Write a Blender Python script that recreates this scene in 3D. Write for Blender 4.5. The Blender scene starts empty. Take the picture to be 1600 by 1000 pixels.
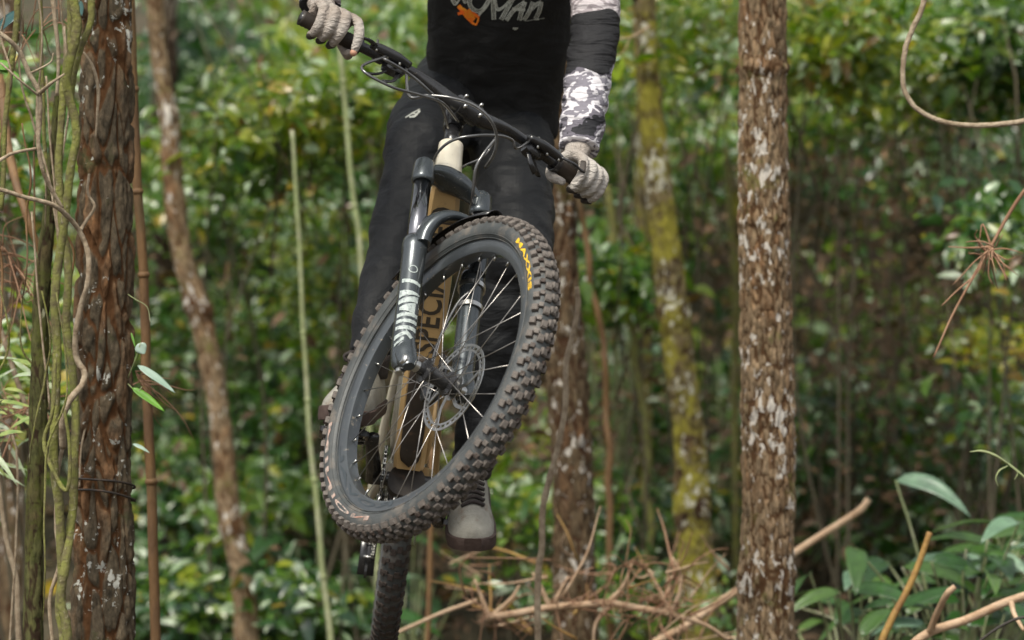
import bpy, bmesh, math, random
import numpy as np
from mathutils import Vector, Matrix, noise as mnoise
from mathutils.bvhtree import BVHTree
random.seed(7); rng = np.random.default_rng(7)
SC = bpy.context.scene
COL = SC.collection
R = math.radians
# ------------------------------------------------------------------ camera, sky, sun, exposure
LENS = 135.0; FPX = LENS/36*1600; CZ = 1.35
cam_d = bpy.data.cameras.new('camera'); cam = bpy.data.objects.new('camera', cam_d); COL.objects.link(cam)
cam.location = (0, 0, CZ); cam.rotation_euler = (R(90), 0, 0)
cam_d.lens = LENS; cam_d.sensor_width = 36; cam_d.clip_start = 0.1; cam_d.clip_end = 600
cam_d.dof.use_dof = True; cam_d.dof.focus_distance = 7.85; cam_d.dof.aperture_fstop = 3.8; cam_d.dof.aperture_blades = 0
SC.camera = cam
wd = bpy.data.worlds.new('World'); SC.world = wd; wd.use_nodes = True
nt = wd.node_tree; bg = nt.nodes['Background']; sky = nt.nodes.new('ShaderNodeTexSky'); sky.sky_type = 'NISHITA'
SUN_EL, SUN_AZ = R(58), R(205)
sky.sun_disc = False; sky.sun_elevation = SUN_EL; sky.sun_rotation = SUN_AZ; sky.air_density = 1.0; sky.dust_density = 3.5; sky.ozone_density = 0.6
hs = nt.nodes.new('ShaderNodeHueSaturation'); hs.inputs['Saturation'].default_value = .2; nt.links.new(sky.outputs[0], hs.inputs['Color']); nt.links.new(hs.outputs[0], bg.inputs[0]); bg.inputs[1].default_value = 0.12
sd = bpy.data.lights.new('sun', 'SUN'); so = bpy.data.objects.new('sun', sd); COL.objects.link(so)
sd.energy = 2.1; sd.angle = R(16); sd.color = (1, .93, .79)
sv = Vector((math.sin(SUN_AZ)*math.cos(SUN_EL), math.cos(SUN_AZ)*math.cos(SUN_EL), math.sin(SUN_EL)))
so.rotation_euler = sv.to_track_quat('Z', 'Y').to_euler(); so.location = (0, 0, 12)
SC.view_settings.view_transform = 'Standard'; SC.view_settings.look = 'None'
SC.view_settings.gamma = 1; SC.view_settings.exposure = 0.8; SC.view_settings.use_curve_mapping = False

# ------------------------------------------------------------------ helpers
def at(px, py, Y):
    return np.array([(px-800)/FPX*Y, Y, CZ-(py-500)/FPX*Y])
def nrm(v):
    v = np.asarray(v, float); return v/(np.linalg.norm(v)+1e-12)
def rot(ax, t):
    ax = nrm(ax); K = np.array([[0,-ax[2],ax[1]],[ax[2],0,-ax[0]],[-ax[1],ax[0],0]])
    return np.eye(3)+math.sin(t)*K+(1-math.cos(t))*K@K
def spline(pts, n=8):
    P = np.asarray(pts, float)
    if len(P) < 3: 
        return np.array([P[0]+(P[-1]-P[0])*t for t in np.linspace(0, 1, n+1)])
    Q = np.vstack([2*P[0]-P[1], P, 2*P[-1]-P[-2]]); out = []
    for i in range(1, len(Q)-2):
        for t in np.linspace(0, 1, n, endpoint=False):
            a, b, c, d = Q[i-1], Q[i], Q[i+1], Q[i+2]
            out.append(.5*((2*b)+(-a+c)*t+(2*a-5*b+4*c-d)*t*t+(-a+3*b-3*c+d)*t**3))
    out.append(P[-1]); return np.array(out)
WM = {}
class MB:
    hook = None
    def __init__(s): s.v = []; s.f = []; s.n = 0; s.m = []; s.cm = 0
    def add(s, V, F):
        V = np.asarray(V, float).reshape(-1, 3); s.v.append(V)
        for f in F: s.f.append([i+s.n for i in f]); s.m.append(s.cm)
        s.n += len(V); return s
    def rings(s, RG, caps=True, closed=False, loop=True):
        k = len(RG[0]); V = np.concatenate(RG); F = []; m = len(RG)
        for i in range(m if closed else m-1):
            a, b = i*k, ((i+1) % m)*k
            for j in range(k if loop else k-1):
                j2 = (j+1) % k; F.append((a+j, a+j2, b+j2, b+j))
        if caps and not closed:
            F.append(tuple(range(k))[::-1]); F.append(tuple(range((m-1)*k, m*k)))
        return s.add(V, F)
    def tube(s, pts, r, n=10, ref=(0, 0, 1), flat=1.0, caps=True, rnd=0.0):
        P = np.asarray(pts, float); m = len(P)
        if np.isscalar(r): r = np.full(m, r)
        r = np.interp(np.linspace(0, 1, m), np.linspace(0, 1, len(r)), r)
        T = np.gradient(P, axis=0); T /= np.linalg.norm(T, axis=1)[:, None]+1e-12
        u = np.cross(T[0], ref)
        if np.linalg.norm(u) < 1e-3: u = np.cross(T[0], (0, 1, .1))
        u = nrm(u); RG = []
        for i in range(m):
            u = nrm(u-T[i]*np.dot(u, T[i])); w = np.cross(T[i], u)
            a = np.arange(n)/n*2*np.pi; rr = r[i]*(1+rnd*(rng.random(n)-.5)) if rnd else r[i]
            RG.append(P[i]+(np.cos(a)*rr)[:, None]*u+(np.sin(a)*rr*flat)[:, None]*w)
        return s.rings(RG, caps)
    def lathe(s, prof, c, ax, n=24, e1=None, closed=False, a0=0, a1=2*np.pi):
        # prof: list of (along, radius)
        ax = nrm(ax); e1 = nrm(np.cross(ax, (0, 0, 1) if abs(ax[2]) < .9 else (0, 1, 0))) if e1 is None else nrm(e1)
        e2 = np.cross(ax, e1); full = abs(a1-a0-2*np.pi) < 1e-6
        an = np.linspace(a0, a1, n, endpoint=not full); RG = []
        for al, r in prof:
            RG.append(np.asarray(c)+ax*al+r*(np.cos(an)[:, None]*e1+np.sin(an)[:, None]*e2))
        return s.rings(RG, caps=(not closed and full), closed=closed, loop=full)
    def box(s, c, X, Y, Z, bev=0.0):
        c = np.asarray(c, float); X, Y, Z = map(lambda q: np.asarray(q, float), (X, Y, Z))
        if bev <= 0:
            V = [c+a*X+b*Y+d*Z for d in (-1, 1) for a, b in ((-1,-1),(1,-1),(1,1),(-1,1))]
            return s.add(V, [(3,2,1,0),(4,5,6,7),(0,1,5,4),(1,2,6,5),(2,3,7,6),(3,0,4,7)])
        k = 1-bev; RG = []
        for d, q in ((-1, k), (-k, 1), (k, 1), (1, k)):
            RG.append(np.array([c+a*q*X+b*q*Y+d*Z for a, b in ((-1,-k),(-k,-1),(k,-1),(1,-k),(1,k),(k,1),(-k,1),(-1,k))]))
        return s.rings(RG)
    def sphere(s, c, r, n=12, sc=(1,1,1)):
        RG = []
        for i in range(1, n//2+1):
            t = math.pi*(i-.5)/(n//2); a = np.arange(n)/n*2*np.pi
            RG.append(np.asarray(c)+np.stack([np.cos(a)*math.sin(t)*r*sc[0], np.sin(a)*math.sin(t)*r*sc[1], np.full(n, -math.cos(t)*r*sc[2])], 1))
        return s.rings(RG)
    def build(s, name, mat, parent=None, smooth=True, loc=None, auto=None, attr=None):
        V = np.concatenate(s.v) if s.v else np.zeros((0, 3))
        if MB.hook: V = MB.hook(V)
        Wp = WM.get(parent.name) if parent is not None else None
        if Wp is not None:
            V = (V-Wp[1])@Wp[0]
            W0 = Wp
        else:
            W0 = (np.eye(3), np.asarray(loc, float) if loc is not None else np.zeros(3)); V = V-W0[1]
        me = bpy.data.meshes.new(name); me.from_pydata(V.tolist(), [], s.f)
        if attr is not None:
            at_ = me.attributes.new(attr[0], 'FLOAT', 'POINT'); at_.data.foreach_set('value', np.asarray(attr[1], np.float32))
        if hasattr(s, 'plate'): a_ = me.attributes.new('plate', 'FLOAT', 'POINT'); a_.data.foreach_set('value', s.plate.astype(np.float32))
        mats = mat if isinstance(mat, (list, tuple)) else [mat]
        for m in mats: me.materials.append(m)
        if len(mats) > 1: me.polygons.foreach_set('material_index', s.m)
        if smooth: me.polygons.foreach_set('use_smooth', [True]*len(me.polygons))
        bm = bmesh.new(); bm.from_mesh(me); bmesh.ops.recalc_face_normals(bm, faces=bm.faces); bm.to_mesh(me); bm.free()
        if smooth and auto: me.set_sharp_from_angle(angle=R(auto))
        o = bpy.data.objects.new(name, me); COL.objects.link(o)
        if parent is not None: o.parent = parent
        else: o.location = W0[1].tolist()
        WM[o.name] = W0
        return o
def tag(o, label=None, cat=None, group=None, kind=None):
    if label: o['label'] = label
    if cat: o['category'] = cat
    if group: o['group'] = group
    if kind: o['kind'] = kind
    return o
def empty(name, loc, Rm=None):
    o = bpy.data.objects.new(name, None); COL.objects.link(o); Rm = np.eye(3) if Rm is None else Rm
    M = Matrix.Identity(4)
    for i in range(3):
        for j in range(3): M[i][j] = Rm[i, j]
        M[i][3] = loc[i]
    o.matrix_world = M; o.empty_display_size = .1
    WM[o.name] = (Rm, np.asarray(loc, float)); return o
def quadleaf(P, D, N, Ls, Wd, fold=.18, curl=.12):
    """many leaves at once -> verts, faces; 4 quads/tris each with midrib fold and drooping tip"""
    n = len(P); S = np.cross(D, N); S /= np.linalg.norm(S, axis=1)[:, None]+1e-9; N = np.cross(S, D)
    Ls = Ls[:, None]; Wd = Wd[:, None]
    pts = [P, P+D*Ls*.33+S*Wd*.5+N*Wd*fold, P+D*Ls*.33, P+D*Ls*.33-S*Wd*.5+N*Wd*fold,
           P+D*Ls*.7+S*Wd*.36+N*(Wd*fold-Ls*curl*.5), P+D*Ls*.7-N*Ls*curl*.5, P+D*Ls*.7-S*Wd*.36+N*(Wd*fold-Ls*curl*.5), P+D*Ls-N*Ls*curl*1.4]
    V = np.stack(pts, 1).reshape(-1, 3); b = (np.arange(n)*8)[:, None]
    T = np.array([[0,1,2],[0,2,3],[4,7,5],[5,7,6]]); Q = np.array([[1,4,5,2],[2,5,6,3]])
    return V, (b[:, None, :]+T[None]).reshape(-1, 3), (b[:, None, :]+Q[None]).reshape(-1, 4)
def fastmesh(name, V, T, Q, mat, parent=None, tint=None, loc=None):
    W0 = WM.get(parent.name) if parent is not None else (np.eye(3), np.asarray(loc, float) if loc is not None else np.zeros(3))
    V = (V-W0[1])@W0[0]
    me = bpy.data.meshes.new(name); me.vertices.add(len(V)); me.vertices.foreach_set('co', V.astype(np.float32).ravel())
    nl = T.size+Q.size; me.loops.add(nl); me.loops.foreach_set('vertex_index', np.concatenate([T.ravel(), Q.ravel()]).astype(np.int32))
    me.polygons.add(len(T)+len(Q))
    ls = np.concatenate([np.arange(len(T))*3, len(T)*3+np.arange(len(Q))*4]); me.polygons.foreach_set('loop_start', ls.astype(np.int32))
    me.update(calc_edges=True)
    if tint is not None:
        a = me.attributes.new('tint', 'FLOAT', 'POINT'); a.data.foreach_set('value', tint.astype(np.float32))
    me.materials.append(mat); me.polygons.foreach_set('use_smooth', [True]*len(me.polygons))
    o = bpy.data.objects.new(name, me); COL.objects.link(o)
    if parent is not None: o.parent = parent
    else: o.location = W0[1].tolist()
    WM[o.name] = W0
    return o

# ------------------------------------------------------------------ materials
def newmat(name):
    m = bpy.data.materials.new(name); m.use_nodes = True; t = m.node_tree; return m, t, t.nodes['Principled BSDF']
def ramp(t, stops, interp='LINEAR'):
    r = t.nodes.new('ShaderNodeValToRGB'); e = r.color_ramp.elements; r.color_ramp.interpolation = interp
    while len(e) < len(stops): e.new(.5)
    for i, (p, c) in enumerate(stops): e[i].position = p; e[i].color = (*c, 1) if len(c) == 3 else c
    return r
def noise(t, scale, detail=4, rough=.55, vec=None, dist=0):
    n = t.nodes.new('ShaderNodeTexNoise'); n.inputs['Scale'].default_value = scale; n.inputs['Detail'].default_value = detail
    n.inputs['Roughness'].default_value = rough; n.inputs['Distortion'].default_value = dist
    if vec: t.links.new(vec, n.inputs['Vector'])
    return n
def ocoord(t, sc=(1, 1, 1)):
    c = t.nodes.new('ShaderNodeTexCoord'); m = t.nodes.new('ShaderNodeMapping'); m.inputs['Scale'].default_value = sc
    t.links.new(c.outputs['Object'], m.inputs['Vector']); return m.outputs[0]
def mix(t, f, a, b, typ='MIX'):
    m = t.nodes.new('ShaderNodeMix'); m.data_type = 'RGBA'; m.blend_type = typ
    for s, v in ((0, f), (6, a), (7, b)):
        if hasattr(v, 'links') or hasattr(v, 'is_linked'): t.links.new(v, m.inputs[s])
        elif s == 0: m.inputs[0].default_value = v
        else: m.inputs[s].default_value = (*v, 1)
    return m.outputs[2]
def pm(name, c1, c2=None, scale=20, rough=.5, metal=0, bump=0, bscale=60, sc=(1, 1, 1), spec=.5, coat=0, lo=.35, hi=.65, dirt=None, dscale=12, dlo=.55, dhi=.7, rough2=None, sheen=0):
    m, t, p = newmat(name); v = ocoord(t, sc); c2 = c2 or tuple(x*.7 for x in c1)
    n = noise(t, scale, 5, .6, v); r = ramp(t, [(lo, c1), (hi, c2)]); t.links.new(n.outputs[0], r.inputs[0]); out = r.outputs[0]
    if dirt:
        d = noise(t, dscale, 6, .65, v); dr = ramp(t, [(dlo, (0,0,0)), (dhi, (1,1,1))]); t.links.new(d.outputs[0], dr.inputs[0])
        out = mix(t, dr.outputs[0], out, dirt)
        rr = t.nodes.new('ShaderNodeMapRange'); t.links.new(dr.outputs[0], rr.inputs[0]); rr.inputs[3].default_value = rough; rr.inputs[4].default_value = max(rough, .8)
        t.links.new(rr.outputs[0], p.inputs['Roughness'])
    else: p.inputs['Roughness'].default_value = rough
    t.links.new(out, p.inputs['Base Color']); p.inputs['Metallic'].default_value = metal
    p.inputs['Specular IOR Level'].default_value = spec; p.inputs['Coat Weight'].default_value = coat; p.inputs['Sheen Weight'].default_value = sheen
    if bump:
        b = t.nodes.new('ShaderNodeBump'); b.inputs['Strength'].default_value = bump; b.inputs['Distance'].default_value = .01
        n2 = noise(t, bscale, 6, .65, v); t.links.new(n2.outputs[0], b.inputs['Height']); t.links.new(b.outputs[0], p.inputs['Normal'])
    return m
def leafmat(name, stops, rough=.38, trans=.3, blue=.5):
    m, t, p = newmat(name); a = t.nodes.new('ShaderNodeAttribute'); a.attribute_name = 'tint'
    r = ramp(t, stops); t.links.new(a.outputs['Fac'], r.inputs[0])
    n = noise(t, 30, 3, .6, ocoord(t)); rr = ramp(t, [(.3, (.75,.75,.75)), (.7, (1.15,1.15,1.1))]); t.links.new(n.outputs[0], rr.inputs[0])
    c = mix(t, 1.0, r.outputs[0], rr.outputs[0], 'MULTIPLY'); t.links.new(c, p.inputs['Base Color'])
    p.inputs['Roughness'].default_value = rough; p.inputs['Specular IOR Level'].default_value = blue
    tr = t.nodes.new('ShaderNodeBsdfTranslucent'); c2 = mix(t, 1.0, c, (1.5, 1.9, .6), 'MULTIPLY'); t.links.new(c2, tr.inputs[0])
    ms = t.nodes.new('ShaderNodeMixShader'); ms.inputs[0].default_value = trans
    t.links.new(p.outputs[0], ms.inputs[1]); t.links.new(tr.outputs[0], ms.inputs[2]); t.links.new(ms.outputs[0], t.nodes['Material Output'].inputs[0])
    return m
LS = [(0, (.013,.045,.018)), (.25, (.035,.105,.018)), (.5, (.115,.2,.013)), (.72, (.3,.31,.022)), (.86, (.42,.3,.03)), (.92, (.2,.1,.03)), (.95, (.14,.075,.035)), (.965, (.33,.45,.27)), (1, (.5,.57,.46))]  # last two stops: pale sky glints painted into the leaf colour
M_LEAF = leafmat('leaf', LS, rough=.3, blue=.8)
M_LEAFG = leafmat('glossy_leaf', LS, rough=.3, trans=.22, blue=.8)
def barkmat(name, outer, outer2, inner, lichen, moss, lamt=.62, mamt=.6, lscale=(30, 30, 14), lsc=1.0):
    m, t, p = newmat(name); a = t.nodes.new('ShaderNodeAttribute'); a.attribute_name = 'furrow_ring_shade'
    v = ocoord(t, (1, 1, .45)); n = noise(t, 28, 8, .7, v, .6); r = ramp(t, [(.3, outer), (.5, outer2), (.68, tuple(x*.55 for x in outer))]); t.links.new(n.outputs[0], r.inputs[0])
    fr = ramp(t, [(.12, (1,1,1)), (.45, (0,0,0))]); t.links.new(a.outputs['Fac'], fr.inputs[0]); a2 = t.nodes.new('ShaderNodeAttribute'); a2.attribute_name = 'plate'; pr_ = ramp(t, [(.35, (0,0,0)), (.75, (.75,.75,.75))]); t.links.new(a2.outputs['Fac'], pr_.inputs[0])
    n5 = noise(t, 5, 4, .6, v); f5 = ramp(t, [(.48, (0,0,0)), (.6, (1,1,1))]); t.links.new(n5.outputs[0], f5.inputs[0])
    c = mix(t, f5.outputs[0], r.outputs[0], mix(t, pr_.outputs[0], r.outputs[0], inner)); n7 = noise(t, 75, 8, .75, ocoord(t, (1, 1, .35))); r7 = ramp(t, [(.35, (.45,.45,.45)), (.52, (1,1,1)), (.68, (1.5,1.45,1.35))]); t.links.new(n7.outputs[0], r7.inputs[0]); c = mix(t, 1.0, c, r7.outputs[0], 'MULTIPLY')
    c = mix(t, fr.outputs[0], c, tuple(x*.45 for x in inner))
    v2 = ocoord(t, (1, 1, 1)); mo = noise(t, 9, 9, .75, v2, .3); mr = ramp(t, [(mamt, (0,0,0)), (mamt+.1, (1,1,1))]); t.links.new(mo.outputs[0], mr.inputs[0])
    c = mix(t, mr.outputs[0], c, moss)
    v3 = ocoord(t, (lscale[0]/30*lsc, lscale[1]/30*lsc, lscale[2]/30*lsc)); li = noise(t, 30, 5, .62, v3, .3); big = noise(t, 3.5, 2, .5, v3)
    ad = t.nodes.new('ShaderNodeMath'); ad.operation = 'MULTIPLY_ADD'; t.links.new(big.outputs[0], ad.inputs[0]); ad.inputs[1].default_value = .6; 
    t.links.new(li.outputs[0], ad.inputs[2])
    lr = ramp(t, [(lamt+.295, (0,0,0)), (lamt+.32, (1,1,1))]); t.links.new(ad.outputs[0], lr.inputs[0])
    c = mix(t, lr.outputs[0], c, lichen); t.links.new(c, p.inputs['Base Color']); p.inputs['Roughness'].default_value = .85
    p.inputs['Specular IOR Level'].default_value = .12
    b = t.nodes.new('ShaderNodeBump'); b.inputs['Strength'].default_value = 1.0; b.inputs['Distance'].default_value = .008
    n2 = noise(t, 90, 8, .7, v); t.links.new(n2.outputs[0], b.inputs['Height']); t.links.new(b.outputs[0], p.inputs['Normal'])
    return m
M_BARK1 = barkmat('pine_bark', (.07,.06,.042), (.135,.105,.07), (.24,.115,.05), (.5,.5,.45), (.075,.08,.035), .655, .58, (40, 40, 36))
M_BARK2 = barkmat('lichen_bark', (.15,.105,.06), (.33,.24,.15), (.2,.105,.05), (.62,.58,.52), (.19,.18,.06), .612, .57, (46, 46, 26))
M_BARK3 = barkmat('mossy_bark', (.14,.11,.06), (.2,.16,.08), (.1,.05,.03), (.55,.53,.43), (.3,.27,.045), .625, .46, (45, 45, 34))
M_BARK4 = barkmat('dark_bark', (.075,.058,.036), (.14,.1,.06), (.12,.06,.03), (.5,.47,.42), (.08,.075,.02), .625, .6, (50, 50, 30))
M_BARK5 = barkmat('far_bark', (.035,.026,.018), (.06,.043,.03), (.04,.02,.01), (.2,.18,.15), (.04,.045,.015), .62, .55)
M_VINE = pm('mossy_vine', (.22,.23,.05), (.13,.11,.05), 45, .85, bump=.8, bscale=120, dirt=(.3,.27,.17), dscale=60, dlo=.6)
M_VINE2 = pm('dry_vine', (.42,.34,.24), (.22,.16,.1), 50, .8, bump=.6, bscale=140)
M_STICK = pm('peeled_stick', (.55,.4,.27), (.38,.24,.14), 22, .7, bump=.4, bscale=90, sc=(1, 1, 1), dirt=(.2,.12,.07), dscale=30, dlo=.62)
M_STICKY = pm('yellow_stick', (.42,.26,.07), (.25,.13,.04), 22, .6, bump=.3, bscale=90)
M_BAMB = pm('bamboo_skin', (.3,.36,.16), (.22,.24,.12), 14, .5, bump=.15, bscale=60, dirt=(.42,.4,.3), dscale=9, dlo=.5)
M_STEM = pm('brown_stem', (.22,.12,.045), (.13,.07,.03), 25, .6, bump=.5, bscale=80, sc=(1, 1, .25), dirt=(.09,.07,.03), dscale=14)
M_TWIG = pm('shrub_stem', (.06,.05,.03), (.09,.075,.045), 20, .8)
M_NEEDLE = pm('dry_needles', (.34,.2,.12), (.22,.11,.06), 15, .75)
M_GROUND = pm('leaf_litter', (.03,.026,.014), (.07,.055,.03), 9, .95, bump=.8, bscale=25, dirt=(.03,.035,.014), dscale=2.2)
# bike and clothes
M_CREAM = pm('cream_paint', (.62,.58,.47), (.55,.5,.4), 30, .32, coat=.4, dirt=(.3,.24,.17), dscale=70, dlo=.64, dhi=.72)
M_TAN = pm('orange_tan_paint', (.46,.3,.13), (.4,.27,.13), 7, .33, coat=.5, dirt=(.2,.13,.07), dscale=60, dlo=.62, dhi=.72)
M_GUARD = pm('black_rubber_guard', (.02,.016,.013), (.035,.025,.018), 25, .6, dirt=(.09,.055,.035), dscale=45, dlo=.6)
M_BLACKM = pm('black_metal', (.016,.016,.017), (.025,.025,.027), 30, .24, spec=.6, dirt=(.1,.08,.06), dscale=60, dlo=.66)
M_GREY = pm('grey_fork_metal', (.05,.06,.066), (.07,.08,.087), 12, .27, metal=.55, spec=.7, coat=.3, dirt=(.2,.17,.13), dscale=90, dlo=.67)
M_STANCH = pm('polished_stanchion', (.23,.23,.24), (.2,.2,.21), 12, .12, metal=1.0)
M_SILVER = pm('silver_steel', (.6,.6,.58), (.45,.45,.43), 60, .3, metal=1.0, dirt=(.25,.2,.15), dscale=80, dlo=.62)
M_SPOKE = pm('bright_spoke', (.5,.48,.46), (.3,.28,.26), 30, .28, metal=.9)
M_HOSE = pm('black_hose', (.05,.05,.052), (.07,.07,.07), 30, .2, spec=1.0, coat=.5)
M_RIM = pm('grey_rim', (.075,.085,.092), (.055,.062,.068), 10, .3, metal=.35, coat=.3, dirt=(.25,.22,.18), dscale=70, dlo=.62)
M_RIMT = pm('rim_print', (.035,.045,.052), (.05,.06,.07), 10, .5)
M_TYRE = pm('tyre_sidewall', (.04,.045,.046), (.07,.075,.075), 14, .5, bump=.15, bscale=220, dirt=(.17,.145,.12), dscale=24, dlo=.5, dhi=.75)
M_KNOB = pm('dusty_knob', (.09,.076,.066), (.2,.175,.155), 30, .75, bump=.5, bscale=160, dirt=(.04,.026,.02), dscale=14, dlo=.46, dhi=.6)
M_KNOB2 = pm('muddy_tread', (.03,.022,.018), (.055,.04,.032), 40, .85, bump=.5, bscale=150)
M_YEL = pm('yellow_print', (.75,.48,.02), (.7,.42,.02), 60, .6, dirt=(.08,.07,.05), dscale=120, dlo=.57)
M_WORN = pm('worn_print', (.4,.35,.31), (.38,.2,.15), 25, .75, dirt=(.1,.1,.095), dscale=60, dlo=.44, dhi=.6)
M_WPRINT = pm('white_print', (.42,.47,.45), (.34,.39,.38), 60, .5, dirt=(.11,.13,.14), dscale=130, dlo=.48)
M_DPRINT = pm('dark_print', (.035,.028,.02), (.05,.04,.03), 60, .5)
M_TEAL = pm('teal_anodised', (.01,.35,.38), (.01,.25,.3), 30, .25, metal=.8)
M_BODY = pm('skin', (.5,.27,.18), (.42,.22,.14), 30, .5)
def clothmat(name, c1, c2, rough=.85, weave=900, wr=.5, wscale=9, sheen=.02, spec=.2):
    m, t, p = newmat(name); v = ocoord(t); n = noise(t, 6, 4, .6, v); r = ramp(t, [(.35, c1), (.65, c2)]); t.links.new(n.outputs[0], r.inputs[0])
    t.links.new(r.outputs[0], p.inputs['Base Color']); p.inputs['Roughness'].default_value = rough; p.inputs['Sheen Weight'].default_value = sheen
    p.inputs['Specular IOR Level'].default_value = spec
    n1 = noise(t, wscale, 3, .5, ocoord(t, (1, 1, 2.2)), 1.2); n2 = noise(t, weave, 2, .5, v)
    b = t.nodes.new('ShaderNodeBump'); b.inputs['Strength'].default_value = wr; b.inputs['Distance'].default_value = .03; t.links.new(n1.outputs[0], b.inputs['Height'])
    b2 = t.nodes.new('ShaderNodeBump'); b2.inputs['Strength'].default_value = .25; b2.inputs['Distance'].default_value = .001; t.links.new(n2.outputs[0], b2.inputs['Height'])
    t.links.new(b.outputs[0], b2.inputs['Normal']); t.links.new(b2.outputs[0], p.inputs['Normal']); return m
M_JERSEY = clothmat('black_jersey', (.016,.016,.016), (.0185,.0185,.0185), .9, wr=.25)
M_PANTS = clothmat('charcoal_trousers', (.0065,.0075,.009), (.0095,.0105,.0125), .62, wr=.3, spec=.25, wscale=8)
M_GLOVE = clothmat('beige_glove', (.44,.41,.375), (.25,.2,.165), .8, wr=.5, wscale=45)
M_SHOE = pm('stone_suede', (.31,.3,.26), (.22,.21,.18), 26, .8, bump=.3, bscale=200, dirt=(.2,.15,.11), dscale=30)
M_SOLE = pm('brown_rubber_sole', (.045,.027,.022), (.07,.045,.037), 40, .7, bump=.3, bscale=120)
M_LACE = pm('black_lace', (.018,.014,.013), (.035,.026,.024), 120, .8, bump=.4, bscale=400)
M_ORANGE = pm('orange_print', (.85,.13,.01), (.8,.3,.02), 45, .6, lo=.4, hi=.6)
M_GREYPR = pm('pale_brush_print', (.5,.52,.47), (.42,.42,.36), 60, .7, dirt=(.12,.12,.11), dscale=260, dlo=.5)
def camomat():
    m, t, p = newmat('camouflage_sleeve'); v = ocoord(t, (1, 1, 1)); n = noise(t, 13, 3, .55, ocoord(t, (1, 1, 1.7)), .25)
    r = ramp(t, [(.0, (.02,.02,.024)), (.42, (.13,.12,.145)), (.5, (.6,.58,.61)), (.58, (.19,.18,.21)), (.66, (.6,.58,.61))], 'CONSTANT'); t.links.new(n.outputs[0], r.inputs[0])
    # plain black printed block round the elbow, pale block above it (print on the cloth)
    g = t.nodes.new('ShaderNodeNewGeometry'); sp = t.nodes.new('ShaderNodeSeparateXYZ'); t.links.new(g.outputs['Position'], sp.inputs[0])
    nb = noise(t, 9, 1, .4, v); ma = t.nodes.new('ShaderNodeMath'); ma.operation = 'MULTIPLY_ADD'; t.links.new(nb.outputs[0], ma.inputs[0]); ma.inputs[1].default_value = .16; t.links.new(sp.outputs[2], ma.inputs[2])
    ZT, ZB = CZ-(28-500)/FPX*8.45+.08, CZ-(108-500)/FPX*8.4+.08
    mr = t.nodes.new('ShaderNodeMapRange'); t.links.new(ma.outputs[0], mr.inputs[0]); mr.inputs[1].default_value = ZB; mr.inputs[2].default_value = ZT
    kr = ramp(t, [(0, (0,0,0)), (.02, (1,1,1)), (.98, (1,1,1)), (1, (0,0,0))], 'CONSTANT'); t.links.new(mr.outputs[0], kr.inputs[0])
    pk = ramp(t, [(0, (0,0,0)), (.999, (1,1,1))], 'CONSTANT'); t.links.new(mr.outputs[0], pk.inputs[0])
    c = mix(t, pk.outputs[0], r.outputs[0], mix(t, .55, r.outputs[0], (.4,.34,.34))); c = mix(t, kr.outputs[0], c, (.017,.017,.019))
    t.links.new(c, p.inputs['Base Color']); p.inputs['Roughness'].default_value = .75; p.inputs['Specular IOR Level'].default_value = .3
    b = t.nodes.new('ShaderNodeBump'); b.inputs['Strength'].default_value = .7; b.inputs['Distance'].default_value = .025
    n2 = noise(t, 13, 3, .5, ocoord(t, (.6, .6, 3.4)), .8); t.links.new(n2.outputs[0], b.inputs['Height']); t.links.new(b.outputs[0], p.inputs['Normal']); return m
M_CAMO = camomat()

# ------------------------------------------------------------------ text -> flat outline mesh
def text_mesh(s, shear=0.0, offset=0.0, space=1.0):
    cu = bpy.data.curves.new('txt', 'FONT'); cu.body = s; cu.size = 1; cu.shear = shear; cu.offset = offset; cu.space_character = space; cu.resolution_u = 3
    o = bpy.data.objects.new('txt', cu); COL.objects.link(o); dg = bpy.context.evaluated_depsgraph_get(); me = o.evaluated_get(dg).to_mesh()
    V = np.array([v.co[:] for v in me.vertices]); F = [tuple(p.vertices) for p in me.polygons]
    o.evaluated_get(dg).to_mesh_clear(); bpy.data.objects.remove(o); bpy.data.curves.remove(cu)
    V[:, 0] -= V[:, 0].min(); V[:, 1] -= V[:, 1].min(); V[:, 1] /= V[:, 1].max(); return V, F   # height 1

# ================================================================== SETTING
def terrain(x, y):
    z = 0.0
    if y > 13: z += (y-13)*.34-.03*max(0, min(y-13, 3))
    z += .25*mnoise.noise(Vector((x*.25, y*.25, 1)))*min(1, max(.15, (y-8)/8)) + .06*mnoise.noise(Vector((x*1.1, y*1.1, 4)))
    if abs(x) > 5: z += (abs(x)-5)*.12
    return z
def build_ground():
    g = MB(); xs = np.concatenate([np.linspace(-150, -14, 10), np.linspace(-12, 12, 70), np.linspace(14, 150, 10)])
    ys = np.concatenate([np.linspace(-60, 4, 10), np.linspace(5, 40, 90), np.linspace(44, 200, 20)])
    V = [(x, y, terrain(x, y)) for y in ys for x in xs]; n = len(xs)
    g.add(V, [(j*n+i, j*n+i+1, (j+1)*n+i+1, (j+1)*n+i) for j in range(len(ys)-1) for i in range(n-1)])
    o = g.build('forest_floor', M_GROUND); tag(o, 'brown leaf-littered forest floor rising to a bank behind the trees', kind='structure')
build_ground()

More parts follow.
